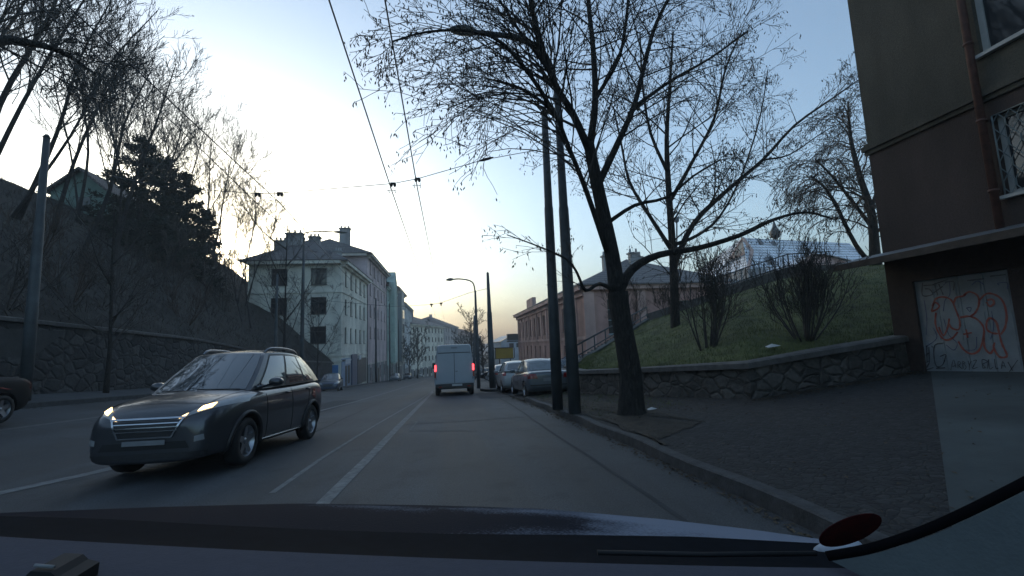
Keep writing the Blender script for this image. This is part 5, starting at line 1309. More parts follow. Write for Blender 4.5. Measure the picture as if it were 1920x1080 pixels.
def hatch_spec(L=4.16, W=1.74, H=1.55, hood=.98, belt=.99, r=.335, sedan=False, suv=True):
    w = W/2; f = L/2; R_ = -L/2
    zb = .21 if suv else .18
    st = [(R_, w*.78, belt-.30 if not sedan else belt-.12, .42, .0), (R_+.03, w*.90, belt-.12 if not sedan else belt-.05, .34, .01), (R_+.14, w*.965, belt+.02 if not sedan else belt+.01, zb+.04, .015), (R_+.45, w*.99, belt+.04, zb, .02), (R_+1.1, w, belt+.02, zb, .02), (0, w, belt-.01, zb, .02),
          (f-1.5, w, belt-.04, zb, .03), (f-1.15, w*.998, hood-.045, zb, .05), (f-.75, w*.985, hood-.085, zb, .055), (f-.42, w*.96, hood-.15, zb, .05), (f-.2, w*.90, hood-.225, zb+.01, .045), (f-.07, w*.84, hood-.31, zb+.0, .03), (f-.01, w*.72, hood-.40, zb+.02, .01), (f, w*.60, hood-.46, zb+.05, .0)]
    fa = f-.86; ra = R_+.76
    if sedan: g = dict(yb0=f-1.42, yb1=0, yt0=0, yt1=0)
    g = dict(yb0=R_+.12, yb1=f-1.12, yt0=R_+.62, yt1=f-1.92, wb=w*.93, wt=w*.70, zb1=belt-.05, zb0=belt+.05, zr1=H-.06, zr0=H-.10, arch=.045, rt=.10)
    win = [(.07, .34, (.02, .01)), (.375, .66, (.01, -.005)), (.69, .86, (-.005, -.03))]
    if sedan:
        g.update(yb0=R_+.75, yt0=R_+1.45, zb0=belt+.02, rt=.14); win = [(.07, .42, (.02, .01)), (.455, .82, (.01, -.07))]
    ym = f-1.3; sp_ = .30
    lines = [[(f-1.45, .30), (f-1.42, belt-.12)], [(f-2.42, .28), (f-2.40, belt-.06)], [(f-3.12, .62), (f-3.25, belt-.05)], [(f-1.42, .29), (f-3.0, .29)], [(f-1.7, belt-.17), (f-3.9, belt-.10)]]
    return dict(st=st, arch=[(fa, r, w), (ra, r, w)], g=g, win=win, lines=lines, handles=[(f-2.2, belt-.13), (f-3.15, belt-.10)], mir=(f-1.55, belt-.01), sedan=sedan, patches=[])
# the oncoming wagon
c = hatch_spec(H=1.73, hood=1.11, belt=1.11, r=.36); c['cladding'] = True; f = 2.08; w = .87
c['patches'] = [
 dict(name="headlight", m=LENS, each=True, q=[[(.36, 3, 0.740), (.84, 3, 0.905), (.82, 3, 1.005), (.52, 3, 0.860)]], d=(0, -1, 0), nu=14, nv=5, off=.007),
 dict(name="headlight_bulb", m=HEADL, each=True, q=[[(.56, 3, 0.830), (.68, 3, 0.870), (.68, 3, 0.925), (.575, 3, 0.890)]], d=F3, nu=5, nv=4, off=.014),
 dict(name="sidelight_strip", m=HEADS, each=True, q=[[(.38, 3, 0.755), (.45, 3, 0.777), (.47, 3, 0.820), (.41, 3, 0.785)]], d=F3, nu=4, nv=3, off=.013),
 dict(name="grille", m=BLKP, mirror=False, q=[[(-.30, 3, 0.555), (.30, 3, 0.555), (.40, 3, 0.745), (-.40, 3, 0.745)]], d=F3, nu=12, nv=6, off=.006),
 dict(name="grille_slat", m=CHROME, mirror=False, q=[[(-.39, 3, z), (.39, 3, z), (.40, 3, z+.012), (-.40, 3, z+.012)] for z in (.705, .66, .615)]+[[(-.46, 3, 0.760), (.46, 3, 0.760), (.47, 3, 0.780), (-.47, 3, 0.780)], [(-.33, 3, 0.530), (.33, 3, 0.530), (.34, 3, 0.550), (-.34, 3, 0.550)]], d=F3, nu=14, nv=1, off=.016),
 dict(name="grille_side_trim", m=CHROME, each=True, q=[[(.31, 3, 0.535), (.335, 3, 0.535), (.455, 3, 0.770), (.43, 3, 0.770)]], d=F3, nu=1, nv=8, off=.016),
 dict(name="air_intake", m=BLACK, mirror=False, q=[[(-.55, 3, 0.395), (.55, 3, 0.395), (.50, 3, 0.485), (-.50, 3, 0.485)]], d=F3, nu=14, nv=3, off=.006),
 dict(name="fog_lamp", m=LENS, each=True, q=[[(.60, 3, 0.465), (.70, 3, 0.485), (.69, 3, 0.555), (.60, 3, 0.535)]], d=F3, nu=4, nv=4, off=.010),
 dict(name="tail_light", m=TAIL, each=True, q=[[(3, -1.80, .86), (3, -1.99, .80), (3, -2.0, .98), (3, -1.90, 1.0)]], d=(-1, .25, 0), nu=6, nv=5, off=.01),
 dict(name="number_plate", m=GREYP, mirror=False, q=[[(-.26, 3, 0.450), (.26, 3, 0.450), (.26, 3, 0.510), (-.26, 3, 0.510)]], d=F3, nu=8, nv=1, off=.02),
 dict(name="bumper_lip", m=BLKP, mirror=False, q=[[(-.70, 3, 0.285), (.70, 3, 0.285), (.72, 3, 0.350), (-.72, 3, 0.350)]], d=F3, nu=18, nv=1, off=.012),
 dict(name="bonnet_crease", m=mat("seam_dark", (.01, .01, .012), .5, .1, 4), each=True, q=[[(.70, 1.0, 3), (.715, 1.0, 3), (.60, 1.82, 3), (.585, 1.82, 3)]], d=(0, 0, -1), nu=1, nv=14, off=.002),
 dict(name="bonnet_edge", m=mat("seam_dark", (.01, .01, .012), .5, .1, 4), mirror=False, q=[[(-.59, 1.80, 3), (.59, 1.80, 3), (.58, 1.815, 3), (-.58, 1.815, 3)]], d=(0, 0, -1), nu=14, nv=1, off=.002),
]
PGREY = paint("dark_grey_metallic", (.055, .058, .066), .5, .36)
carY, carX = 8.6, -3.74
wag, bv, gg = build_car("oncoming_car", "dark grey wagon with roof rails and lit headlights driving towards the camera", "car", c, PGREY, (carX, carY, G(carX, carY)), math.pi+math.radians(-4))
for sg in (1, -1):
    mb = MB(); pts = []
    for i in range(13):
        q = .04+.86*i/12; p = gg.side(q, 1, sg); h = .075*min(1, math.sin(math.pi*i/12)*3.2); pts.append(p+Vector((-sg*.05, 0, .008+h)))
    mb.tube(pts, [.022]+[.019]*11+[.022], 8); part("roof_rail", mb, mat("rail_satin", (.22, .23, .25), .35, .05, 4, metal=1), wag, world=False)
    mb = MB(); sideline(mb, bv, [(1.0, .30), (-.95, .30)], sg, .022, .006); part("sill_trim", mb, CHROME, wag, world=False)
for (x0, x1) in ((-.62, -.02), (.0, .56)):
    mb = MB(); P = []
    for i in range(8): t = i/7; p = gg.front((x0+(x1-x0)*t)/1.5+.5, .015+.035*t); P.append(p+Vector((0, .02, .018)))
    mb.tube(P, .010, 4); part("wiper", mb, BLACK, wag, world=False)
mb = MB(); p = gg.front(.5, .86); mb.box(p+Vector((0, -.10, -.05)), (.24, .03, .075)); part("interior_mirror", mb, BLACK, wag, world=False)
# white delivery van ahead
WHITE = mat("van_white_dirty", (.32, .36, .40), .5, .06, .9, .02, 30, coat=.3); WHITE2 = WHITE
def make_van(label, loc, rz, lit=True):
    root = thing("delivery_van", label, "van", loc, rz)
    w, H, L = 1.0, 2.52, 5.4; mb = MB()
    def ring(y, ww, zt, zb=.48): 
        hf = [(0, zt), (.70*ww, zt-.005), (.80*ww, zt-.035), (.845*ww, zt-.12), (.895*ww, zt-.55), (.97*ww, 1.45), (1.0*ww, 1.1), (1.0*ww, .75), (.985*ww, .55), (.96*ww, zb)]
        return [(x, y, z) for x, z in hf]+[(-x, y, z) for x, z in hf[-1:0:-1]]
    sts = [(-L/2, .955, H-.06), (-L/2+.04, .985, H-.015), (-L/2+.12, 1, H), (0, 1, H+.02), (L/2-1.9, 1, H), (L/2-1.5, .99, H-.12), (L/2-1.0, .97, 1.75), (L/2-.75, .96, 1.3), (L/2-.2, .93, 1.1), (L/2, .85, .9)]
    for y, ww, zt in sts:
        r = ring(y, ww, zt) if zt > 2.2 else [(x, y_, min(z, zt)) for x, y_, z in ring(y, ww, 2.4)]
        mb.v += r
    n = len(ring(0, 1, 2.5))
    for i in range(len(sts)-1):
        for j in range(n-1): a = i*n+j; mb.face((a, a+1, a+n+1, a+n), 0, True)
        mb.face((i*n+n-1, i*n, (i+1)*n, (i+1)*n+n-1), 0, True)
    mb.face(range(n), 0); mb.face([(len(sts)-1)*n+j for j in range(n)][::-1], 0)
    me = mb.mesh("body", WHITE); recalc(me)
    try: me.set_sharp_from_angle(angle=math.radians(35))
    except Exception: pass
    o = bpy.data.objects.new("body", me); COL.objects.link(o); o.parent = root; yb = -L/2
    for sg in (-1, 1):
        d = MB(); k = len(d.v); x0, x1 = .012*sg, .80*sg
        pr = [(x0, .62), (x1*1.10, .62), (x1*1.12, 1.3), (x1*.985, 2.08), (x0, 2.08)]
        for x, z in pr: d.v.append((x, yb-.028, z))
        for x, z in pr: d.v.append((x, yb+.02, z))
        d.face([k+i for i in range(5)]); [d.face((k+i, k+(i+1) % 5, k+5+(i+1) % 5, k+5+i)) for i in range(5)]
        dr = part("rear_door", d, WHITE, root, world=False)
        h = MB(); 
        for z in (.85, 1.9): h.box((sg*.905, yb-.035, z), (.05, .035, .12))
        if sg > 0: h.box((.10, yb-.045, 1.18), (.12, .03, .05))
        part("hinge", h, GREYP, dr, world=False) if False else part("hinge", h, GREYP, root, world=False)
        tl = MB(); tl.box((sg*.935, yb-.02, 1.36), (.085, .06, .30)); part("tail_light", tl, TAILL if lit else TAIL, root, world=False)
        tl = MB(); tl.box((sg*.945, yb-.018, 1.04), (.08, .05, .30)); part("indicator", tl, TAIL, root, world=False)
        m2 = MB(); m2.box((sg*1.13, L/2-1.35, 1.55), (.2, .12, .34)); m2.tube([(sg*.95, L/2-1.3, 1.4), (sg*1.1, L/2-1.33, 1.5)], .03, 6); part("mirror", m2, BLKP, root, world=False)
        for y in (yb+.95, L/2-.95): wheel(root, sg*.86, y, .34, .22, sg)
    tp = MB(); tp.box((0, yb-.026, 1.35), (.022, .012, 1.46)); tp.box((0, yb-.018, 2.10), (1.6, .03, .022)); part("door_seam", tp, BLACK, root, world=False)
    tp = MB(); tp.box((0, yb-.012, 2.20), (1.56, .03, .16)); tp.box((0, yb-.03, 2.34), (.22, .03, .05)); part("top_panel", tp, WHITE, root, world=False)
    tp = MB(); tp.box((0, yb-.035, 2.345), (.26, .02, .035)); part("high_brake_light", tp, BLACK, root, world=False)
    bp = MB(); bp.box((0, yb-.08, .50), (1.86, .16, .17)); bp.box((0, yb-.05, .40), (1.5, .1, .1)); part("bumper", bp, BLKP, root, world=False)
    pl = MB(); pl.box((.12, yb-.165, .52), (.50, .01, .10)); part("number_plate", pl, PLATE, root, world=False)
    rf = MB()
    for sg in (-1, 1): rf.box((sg*.7, yb-.165, .45), (.16, .008, .045))
    part("reflector", rf, TAIL, root, world=False)
    un = MB(); un.box((0, 0, .42), (1.5, L-.6, .2)); part("underbody", un, BLACK, root, world=False)
    return root
vp = onground(852, 742); print("van at", vp)
make_van("white delivery van with glowing red tail lights driving ahead", (vp.x+.03, vp.y+2.7, G(vp.x, vp.y+2.7)), 0)
bpy.data.objects['delivery_van'].rotation_euler = (-math.atan(SL), 0, 0)
def tilt(o, rz, s=SL):
    """stand a car on the falling street"""
    o.rotation_euler = Matrix.Rotation(-math.atan(s), 4, 'X').to_3x3() @ Matrix.Rotation(rz, 3, 'Z') and (Matrix.Rotation(-math.atan(s), 3, 'X') @ Matrix.Rotation(rz, 3, 'Z')).to_euler()
tilt(wag, math.pi+math.radians(-4))
# cars parked in the right bay
sd_ = hatch_spec(4.5, 1.74, 1.45, .93, .94, .315, True, False); sd_['patches'] = [
 dict(name="tail_light", m=TAIL, each=True, q=[[(.48, -3, .70), (.86, -3, .70), (.86, -3, .88), (.52, -3, .87)]], d=(0, 1, 0), nu=8, nv=4, off=.008),
 dict(name="number_plate", m=GREYP, mirror=False, q=[[(-.27, -3, .60), (.27, -3, .60), (.27, -3, .72), (-.27, -3, .72)]], d=(0, 1, 0), off=.008),
 dict(name="bumper_trim", m=BLKP, mirror=False, q=[[(-.85, -3, .44), (.85, -3, .44), (.85, -3, .49), (-.85, -3, .49)]], d=(0, 1, 0), nu=16, nv=1, off=.010),
 dict(name="boot_edge", m=BLACK, mirror=False, q=[[(-.70, -3, .895), (.70, -3, .895), (.70, -3, .905), (-.70, -3, .905)]], d=(0, 1, 0), nu=16, nv=1, off=.004),
 dict(name="headlight", m=LENS, each=True, q=[[(.42, 3, .56), (.80, 3, .60), (.82, 3, .72), (.50, 3, .68)]], d=F3, off=.008),
 dict(name="grille", m=BLKP, mirror=False, q=[[(-.36, 3, .48), (.36, 3, .48), (.38, 3, .60), (-.38, 3, .60)]], d=F3, off=.008)]
ht_ = hatch_spec(4.0, 1.70, 1.50, .95, .96, .31, False, False); ht_['patches'] = [
 dict(name="tail_light", m=TAIL, each=True, q=[[(.66, -3, .80), (.80, -3, .80), (.78, -3, 1.02), (.66, -3, 1.02)]], d=(0, 1, 0), nu=5, nv=6, off=.010),
 dict(name="number_plate", m=GREYP, mirror=False, q=[[(-.27, -3, .64), (.27, -3, .64), (.27, -3, .75), (-.27, -3, .75)]], d=(0, 1, 0), off=.008),
 dict(name="headlight", m=LENS, each=True, q=[[(.42, 3, .58), (.80, 3, .64), (.82, 3, .76), (.50, 3, .70)]], d=F3, off=.008),
 dict(name="grille", m=BLKP, mirror=False, q=[[(-.36, 3, .42), (.36, 3, .42), (.38, 3, .62), (-.38, 3, .62)]], d=F3, off=.008)]
SILV = paint("silver_grey_frosted", (.10, .12, .135), .3, .5); WHT = paint("off_white_paint", (.33, .35, .35), .0, .45); NAVY = paint("dark_blue_paint", (.03, .045, .08), .4, .35); SLATE = paint("slate_paint", (.10, .115, .13), .4, .35); DARK = mat("black_paint", (.010, .011, .013), .55, .05, 2, spec=.12); REDP = paint("dark_red_paint", (.12, .02, .02), .2, .35)
def park(spec, name, label, pnt, x, y, rz, grp=None, det=2):
    r, _, _ = build_car(name, label, "car", spec, pnt, (x, y, G(x, y)+.004), rz, grp, det); tilt(r, rz); return r
FROST = mat("frosted_glass", (.16, .19, .21), .55, .25, 6, .1, 50)
def recar(src, label, pnt, x, y, rz, grp, dz=0.0):
    c = copy_tree(src); c['label'] = label; c['group'] = grp; c.location = (x, y, G(x, y)+.004+dz); tilt(c, rz)
    for ch in c.children:
        if ch.name.split('.')[0] in ('body', 'cabin', 'mirror', 'door_handle'):
            ch.material_slots[0].link = 'OBJECT'; ch.material_slots[0].material = pnt
    return c
q = onground(1001, 752)
sed = park(sd_, "parked_car", "silver grey saloon parked nearest in the bay, beside the two poles", SILV, 3.55, q.y+2.6, math.radians(1.5))
for ch in sed.children:
    if ch.name.startswith('rear_window'): ch.data.materials[0] = FROST
hat = park(ht_, "parked_car", "white hatchback parked just beyond the silver grey saloon", WHT, 3.3, q.y+7.8, 0)
grpR = "cars in the far car park on the right"
R = random.Random(4)
lst = [("dark car behind the hatchback by the pink house", SLATE, 6.8, 31, 1.3), ("blue car angled beside the stone wall end", NAVY, 8.6, 33, 1.2), ("pale car third in the car park row", WHT, 7.4, 38.5, 1.4), ("silver car below the pink house windows", SILV, 9.4, 44, 1.3),
       ("grey car behind the square post", SLATE, 4.0, 36, 0.0), ("pale van-like car right of the square post", WHT, 4.6, 43, .2), ("dark car under the yellow hoarding", DARK, 5.6, 52, 1.2), ("silver car under the yellow hoarding", SILV, 8.8, 56, 1.3), ("white car nearest the pale hall", WHT, 10.5, 62, 1.4), ("dark blue car in the last visible row", NAVY, 6.4, 66, 1.2), ("red car in the last visible row", REDP, 9.0, 70, 1.3), ("silver car at the far end of the car park", SILV, 5.4, 76, 1.2)]
for i, (lb, pn, x, y, rz) in enumerate(lst): recar(hat if i % 2 else sed, lb, pn, x, y, rz, grpR)
grpL = "cars parked along the left kerb"
q1 = onground(640, 733)
l = recar(hat, "dark blue hatchback parked facing the camera in front of the corner shop", NAVY, -10.3, q1.y+2, math.pi+.12, grpL)
for i, (px, lb, pn) in enumerate(((741, "silver saloon parked beyond the dark blue hatchback", SILV), (764, "slate car parked behind the silver saloon", SLATE), (787, "pale car parked near the dark street trees", WHT), (797, "grey car fourth along the far left kerb", SLATE), (805, "last small white car along the far left kerb", WHT))):
    d = ray(px, 708); X = -10.0; y = EYE.y+d.y*(X/d.x); recar(sed if i % 2 == 0 else hat, lb, pn, X+.02*i, min(y, 210), math.pi, grpL)
# the car cut by the left frame edge
P0 = atx(25, 720, -10.1)
l = recar(sed, "dark saloon parked by the lamp pole, only its tail in the picture", DARK, -10.25, P0.y-2.55, math.pi, grpL)
# ------------------------------------------------------------------ poles, lamps, wires
def pole(mb, p0, p1, r0, r1, n=12, collar=()):
    p0, p1 = Vector(p0), Vector(p1); pts = [p0, p0.lerp(p1, .33), p0.lerp(p1, .34), p0.lerp(p1, .66), p0.lerp(p1, .67), p1]; mb.tube(pts, [r0, r0, r0*.88+r1*.12, r0*.6+r1*.4, r0*.4+r1*.6, r1], n)
def lamp_head(parent, tip, d, L=.7, w=.26):
    d = Vector(d).normalized(); M = Matrix.Translation(tip) @ d.to_track_quat('Y', 'Z').to_matrix().to_4x4(); mb = MB()
    def f(u, v):
        a = math.pi*(v); s = math.sin(math.pi*min(1, (u*.86+.10)))**.6; return M @ Vector((math.cos(a)*w/2*s, u*L-.08, math.sin(a)*.12*s))
    mb.grid(f, 10, 8); h = part("lamp_head", mb, POLEM, parent)
    mb = MB()
    def f2(u, v):
        a = math.pi*(v)+math.pi; s = math.sin(math.pi*min(1, (u*.86+.10)))**.6; return M @ Vector((math.cos(a)*w/2*s*.95, u*L-.08, math.sin(a)*.09*s))
    mb.grid(f2, 10, 8); me = mb.mesh("lens", mat("lamp_glass", (.32, .32, .28), .25, .1, 5), wloc(h)); o = bpy.data.objects.new("lens", me); COL.objects.link(o); o.parent = h
# the two near poles
b1_ = onground(1046, 768, .14); Yp = b1_.y; top1 = aty(1022, 213, Yp); top1.x = b1_.x+(top1.x-b1_.x)*.6
t = thing("catenary_pole", "tall grey pole with square cap holding the overhead span wire, left of the near pair", "pole", b1_)
mb = MB(); pole(mb, b1_, top1, .135, .085); part("shaft", mb, POLEM, t)
mb = MB(); mb.tube([top1, top1+Vector((0, 0, .12))], [.12, .05], 10); part("cap", mb, POLEM, t)
b2_ = onground(1078, 775, .14); Yl = b2_.y; top2 = aty(1046, 210, Yl); top2.x = b2_.x+(top2.x-b2_.x)*.6
t = thing("street_lamp", "tall street lamp with long curved arm reaching over the road through the big tree", "street lamp", b2_)
mb = MB(); pole(mb, b2_, top2, .14, .08); part("shaft", mb, POLEM, t)
arm = sm([top2-Vector((0, 0, .3)), aty(1040, 150, Yl), aty(1018, 98, Yl-.25), aty(975, 72, Yl-.55), aty(930, 65, Yl-.85), aty(885, 60, Yl-1.1)], 4); mb = MB(); mb.tube(arm, [.075-.001*i for i in range(len(arm))], 8); part("arm", mb, POLEM, t)
lamp_head(t, arm[-1], arm[-1]-arm[-3], .62, .26)
# left lamp poles
bl_ = atx(45, 757, -11.9); bl_.z = G(bl_.x, bl_.y)+.12; tl_ = aty(84, 258, bl_.y); tl_.x = bl_.x+(tl_.x-bl_.x)*.4
t = thing("pole", "thick tapering steel pole on the left pavement before the long stone wall", "pole", bl_); mb = MB(); pole(mb, bl_, tl_, .14, .08); part("shaft", mb, POLEM, t)
mb = MB(); mb.tube([tl_, tl_+Vector((0, 0, .1))], [.10, .04], 10); part("cap", mb, POLEM, t)
bm_ = atx(565, 716, -11.9); bm_.z = G(bm_.x, bm_.y)+.12; tm = aty(567, 445, bm_.y)
t = thing("street_lamp", "grey street lamp with straight arm in front of the cream corner house", "street lamp", bm_); mb = MB(); pole(mb, bm_, Vector((bm_.x, bm_.y, tm.z)), .16, .09); part("shaft", mb, POLEM, t)
arm = sm([Vector((bm_.x, bm_.y, tm.z-.1)), aty(572, 437, bm_.y), aty(600, 434, bm_.y-.3), aty(628, 435, bm_.y-.6)], 4); mb = MB(); mb.tube(arm, .05, 6); part("arm", mb, POLEM, t); lamp_head(t, arm[-1], arm[-1]-arm[-3], 1.1, .4)
bm2 = atx(515, 712, -12.3); bm2.z = G(bm2.x, bm2.y)+.12; tm2 = aty(515, 515, bm2.y)
t = thing("pole", "thin pale pole left of the grey street lamp", "pole", bm2); mb = MB(); pole(mb, bm2, Vector((bm2.x, bm2.y, tm2.z)), .12, .08); part("shaft", mb, POLEM, t); mb = MB(); mb.tube([(bm2.x, bm2.y, tm2.z), (bm2.x, bm2.y, tm2.z+.08)], [.09, .03], 8); part("cap", mb, POLEM, t)
# right far lamp and square post
bf = onground(897, 738); Yq = 31.0; bf = aty(897, 700, Yq); bf.z = G(bf.x, bf.y); tf = aty(891, 545, Yq)
t = thing("street_lamp", "slender street lamp with curved top in front of the pale bare tree", "street lamp", bf); mb = MB(); pole(mb, bf, tf, .13, .07, 10); part("shaft", mb, POLEM, t)
arm = sm([tf-Vector((0, 0, .2)), aty(888, 533, Yq), aty(880, 526, Yq), aty(862, 523, Yq), aty(848, 524, Yq)], 4); mb = MB(); mb.tube(arm, .045, 6); part("arm", mb, POLEM, t); lamp_head(t, arm[-1], arm[-1]-arm[-3], .5, .2)
Yq2 = 27.0; bf = aty(923, 700, Yq2); bf.z = G(bf.x, bf.y); tf = aty(918, 513, Yq2); tf.x = bf.x-.08
t = thing("catenary_pole", "stepped grey pole on the small kerb island holding a far span wire", "pole", bf); mb = MB(); pole(mb, bf, tf, .19, .08, 10); part("shaft", mb, POLEM, t); mb = MB(); mb.tube([tf, tf+Vector((0, 0, .1))], [.09, .03], 8); part("cap", mb, POLEM, t)
mb = MB(); mb.tube([(bf.x-1.3, bf.y-.8, G(bf.x, bf.y)-.05), (bf.x-1.3, bf.y-.8, G(bf.x, bf.y)+.11)], .01, 4)
mb = MB(); k = []
for i in range(20): a = i/20*2*math.pi; x, y = bf.x+.2+math.cos(a)*.95, bf.y+math.sin(a)*2.2; mb.v.append((x, y, G(x, y)-.03)); mb.v.append((x, y, G(x, y)+.13))
for i in range(20): j = (i+1) % 20; mb.face((2*i, 2*j, 2*j+1, 2*i+1))
mb.face([2*i+1 for i in range(20)]); struct("kerb_island", mb, KERB)
Yq3 = 60.0; bf3 = aty(889, 700, Yq3); bf3.z = G(bf3.x, bf3.y); tf3 = aty(889, 592, Yq3)
t = thing("pole", "far plain pole seen just left of the slender lamp", "pole", bf3); mb = MB(); pole(mb, bf3, tf3, .17, .1, 8); part("shaft", mb, POLEM, t); mb = MB(); mb.tube([tf3, tf3+Vector((0, 0, .1))], [.09, .03], 8); part("cap", mb, POLEM, t)
# poles along the left row
for i, (px, pt, lb) in enumerate(((705, 560, "pole before the pale pink house"), (731, 570, "dark pole before the pale green house"), (748, 600, "pole near the beige house bay"))):
    X = -11.7; d = ray(px, 700); Y = d.y*(X/d.x); z = G(X, Y)+.1; tz = aty(px, pt, Y).z; t = thing("pole", lb, "pole", (X, Y, z)); mb = MB(); pole(mb, (X, Y, z), (X, Y, tz), .17, .12, 8); part("shaft", mb, POLEM, t); mb = MB(); mb.tube([(X, Y, tz), (X, Y, tz+.1)], [.12, .05], 8); part("cap", mb, POLEM, t)
# lamp on the upper path
q = aty(1268, 470, 30); 
for px, py, pb, Y, lb in ((1269, 418, 560, 30, "small park lamp on a post behind the second bare tree"),):
    p0, p1 = aty(px, pb, Y), aty(px, py, Y); t = thing("park_lamp", lb, "lamp", p0); mb = MB(); mb.tube([p0, p1], [.07, .05], 8); part("post", mb, POLEM, t); mb = MB(); mb.lathe([(.05, 0), (.17, .1), (.2, .38), (.04, .5), (0, .5)], 10, Matrix.Translation(p1)); part("lantern", mb, GREYP, t)
# overhead wires
def wire(pts, r, name, label, sag=0.0, group=None):
    P = []
    for a, b in zip(pts, pts[1:]):
        for i in range(16):
            u = i/16; P.append(a.lerp(b, u)-Vector((0, 0, sag*4*u*(1-u))))
    P.append(pts[-1]); mb = MB(); mb.tube(P, r, 5); return solo(name, mb, WIREM, label, "wire", group=group)
YW = b1_.y
h1 = aty(783, 335, YW-.4); h2 = aty(737, 344, YW-.3); h3 = aty(525, 362, YW); h4 = aty(483, 363, YW)
def fwd(px0, py0, hang, px2, py2):
    """wire from the top of the frame over the hanger into the distance"""
    d = ray(px0, py0); z = hang.z+.3; p = EYE+d*((z-EYE.z)/d.z); back = p+(p-hang)*.8; d = ray(px2, py2); far = EYE+d*(60/d.y); return [back, p, hang, far]
dW = .28
hw1 = h1-Vector((0, 0, dW)); hw2 = h2-Vector((0, 0, dW))
f1, f2 = aty(826, 568, 75), aty(808, 570, 75)
wire([aty(722, 0, 6.2)+(aty(722, 0, 6.2)-hw1)*.8, aty(722, 0, 6.2), hw1, f1, aty(833, 598, 140)], .013, "trolley_wire", "right one of the two dark trolley wires over the lane")
wire([aty(617, 0, 6.2)+(aty(617, 0, 6.2)-hw2)*.8, aty(617, 0, 6.2), hw2, f2, aty(820, 600, 140)], .013, "trolley_wire", "left one of the two dark trolley wires over the lane")
wire([aty(115, 0, 7.2)+(aty(115, 0, 7.2)-h3)*.5, aty(115, 0, 7.2), h3-Vector((0, 0, .25)), aty(690, 560, 45)], .012, "trolley_wire", "upper trolley wire crossing before the wooded bank")
wire([aty(60, 0, 6.6)+(aty(60, 0, 6.6)-h4)*.5, aty(60, 0, 6.6), aty(330, 235, 10.5), h4-Vector((0, 0, .25)), aty(640, 520, 40)], .010, "trolley_wire", "lower trolley wire crossing before the wooded bank")
wire([aty(1030, 277, YW), aty(905, 300, YW-.2), h1, h2, h3, h4, aty(300, 350, YW+.3), aty(80, 300, bl_.y)], .009, "span_wire", "thin span wire from the near pole across the street to the left pole")
mb = MB(); a, b = aty(925, 295, YW-.2), aty(898, 302, YW-.2); mb.tube([a, a.lerp(b, .3), a.lerp(b, .7), b], [.015, .035, .035, .015], 6); solo("strain_insulator", mb, BLACK, "small dark insulator on the span wire near the big tree", "insulator")
for h, lb in ((h1, "dark hanger over the right trolley wire"), (h2, "dark hanger over the left trolley wire"), (h3, "hanger on the span wire left of the sky centre"), (h4, "leftmost hanger on the span wire above the bank trees")):
    t = thing("wire_hanger", lb, "wire hanger", h, group="wire hangers")
    mb = MB(); mb.box(h, (.13, .05, .04)); mb.lathe([(.025, 0), (.04, .05), (.02, .08)], 8, Matrix.Translation(h+Vector((-.04, 0, -.08)))); mb.lathe([(.025, 0), (.04, .05), (.02, .08)], 8, Matrix.Translation(h+Vector((.04, 0, -.08)))); part("clamp", mb, BLACK, t)
    mb = MB(); mb.tube([h-Vector((.07, 0, .1)), h-Vector((.07, .1, .28)), h-Vector((.07, .4, .31))], .006, 4); mb.tube([h-Vector((-.07, 0, .1)), h-Vector((-.07, .1, .28)), h-Vector((-.07, .4, .31))], .006, 4); mb.tube([h-Vector((.1, .4, .31)), h-Vector((-.1, .4, .31))], .008, 4); part("stirrup", mb, BLACK, t)
s_a, s_b = aty(918, 540, Yq2), aty(700, 590, 40)
wire([s_a, aty(880, 549, Yq2), aty(826, 568, Yq2+1), aty(808, 571, Yq2+1), aty(740, 575, 36), aty(565, 560, bm_.y)], .012, "span_wire", "second span wire further down the street")
for px, py, lb in ((827, 569, "small far hanger, right one of the far pair"), (809, 571, "small far hanger, left one of the far pair")):
    h = aty(px, py, Yq2+1); mb = MB(); mb.box(h, (.16, .06, .10)); mb.box(h-Vector((0, 0, .1)), (.06, .05, .12)); solo("wire_hanger", mb, BLACK, lb, "wire hanger", origin=tuple(h), group="wire hangers")
wire([aty(565, 445, bm_.y), aty(640, 540, 48)], .012, "stay_wire", "thin stay wire from the grey street lamp to the corner house")
# litter on the verge
for px, py, lb, s in ((1222, 768, "scrap of pale litter beside the big tree trunk", .10), (1450, 662, "white litter on the grass above the low wall", .16)):
    q = onground(px, py, .15) if py > 700 else slope_at(px, py)+Vector((0, 0, .08)); mb = MB(); k = 0
    mb.v += [tuple(q+Vector(v)*s) for v in ((-1, -.6, 0), (1, -.5, .2), (.8, .6, 0), (0, .1, .5), (-.8, .5, .1))]; mb.face((0, 1, 3)); mb.face((1, 2, 3)); mb.face((2, 4, 3)); mb.face((4, 0, 3)); solo("litter", mb, mat("litter_white", (.55, .55, .55), .8, .1, 5), lb, "litter")
# ------------------------------------------------------------------ the car the camera rides in
t = thing("own_car", "car seen from its dashboard, frosty bonnet and dark scuttle below the windscreen", "car", (0, 0, 0))
def dpt(px, py, dist):
    d = ray(px, py); return EYE + d*(dist/d.y)
def lin(P, x):
    for (x0, y0), (x1, y1) in zip(P, P[1:]):
        if x <= x1 or (x1, y1) == P[-1]: return y0+(y1-y0)*(x-x0)/(x1-x0)
HT = [(-500, 985), (0, 962), (300, 952), (560, 946), (800, 948), (1000, 954), (1240, 974), (1400, 992), (1560, 1014), (1700, 1040)]
HB = [(-500, 990), (0, 967), (200, 973), (420, 985), (640, 995), (850, 1001), (1100, 1003), (1300, 1006), (1560, 1020), (1700, 1044)]
def hood(u, v):
    px = -420+2050*u; a = dpt(px, lin(HB, px), 1.05); b = dpt(px, lin(HT, px), 1.80)
    p = a.lerp(b, v); p.z += .022*math.sin(math.pi*v)*min(1, (lin(HB, px)-lin(HT, px))/45); return p
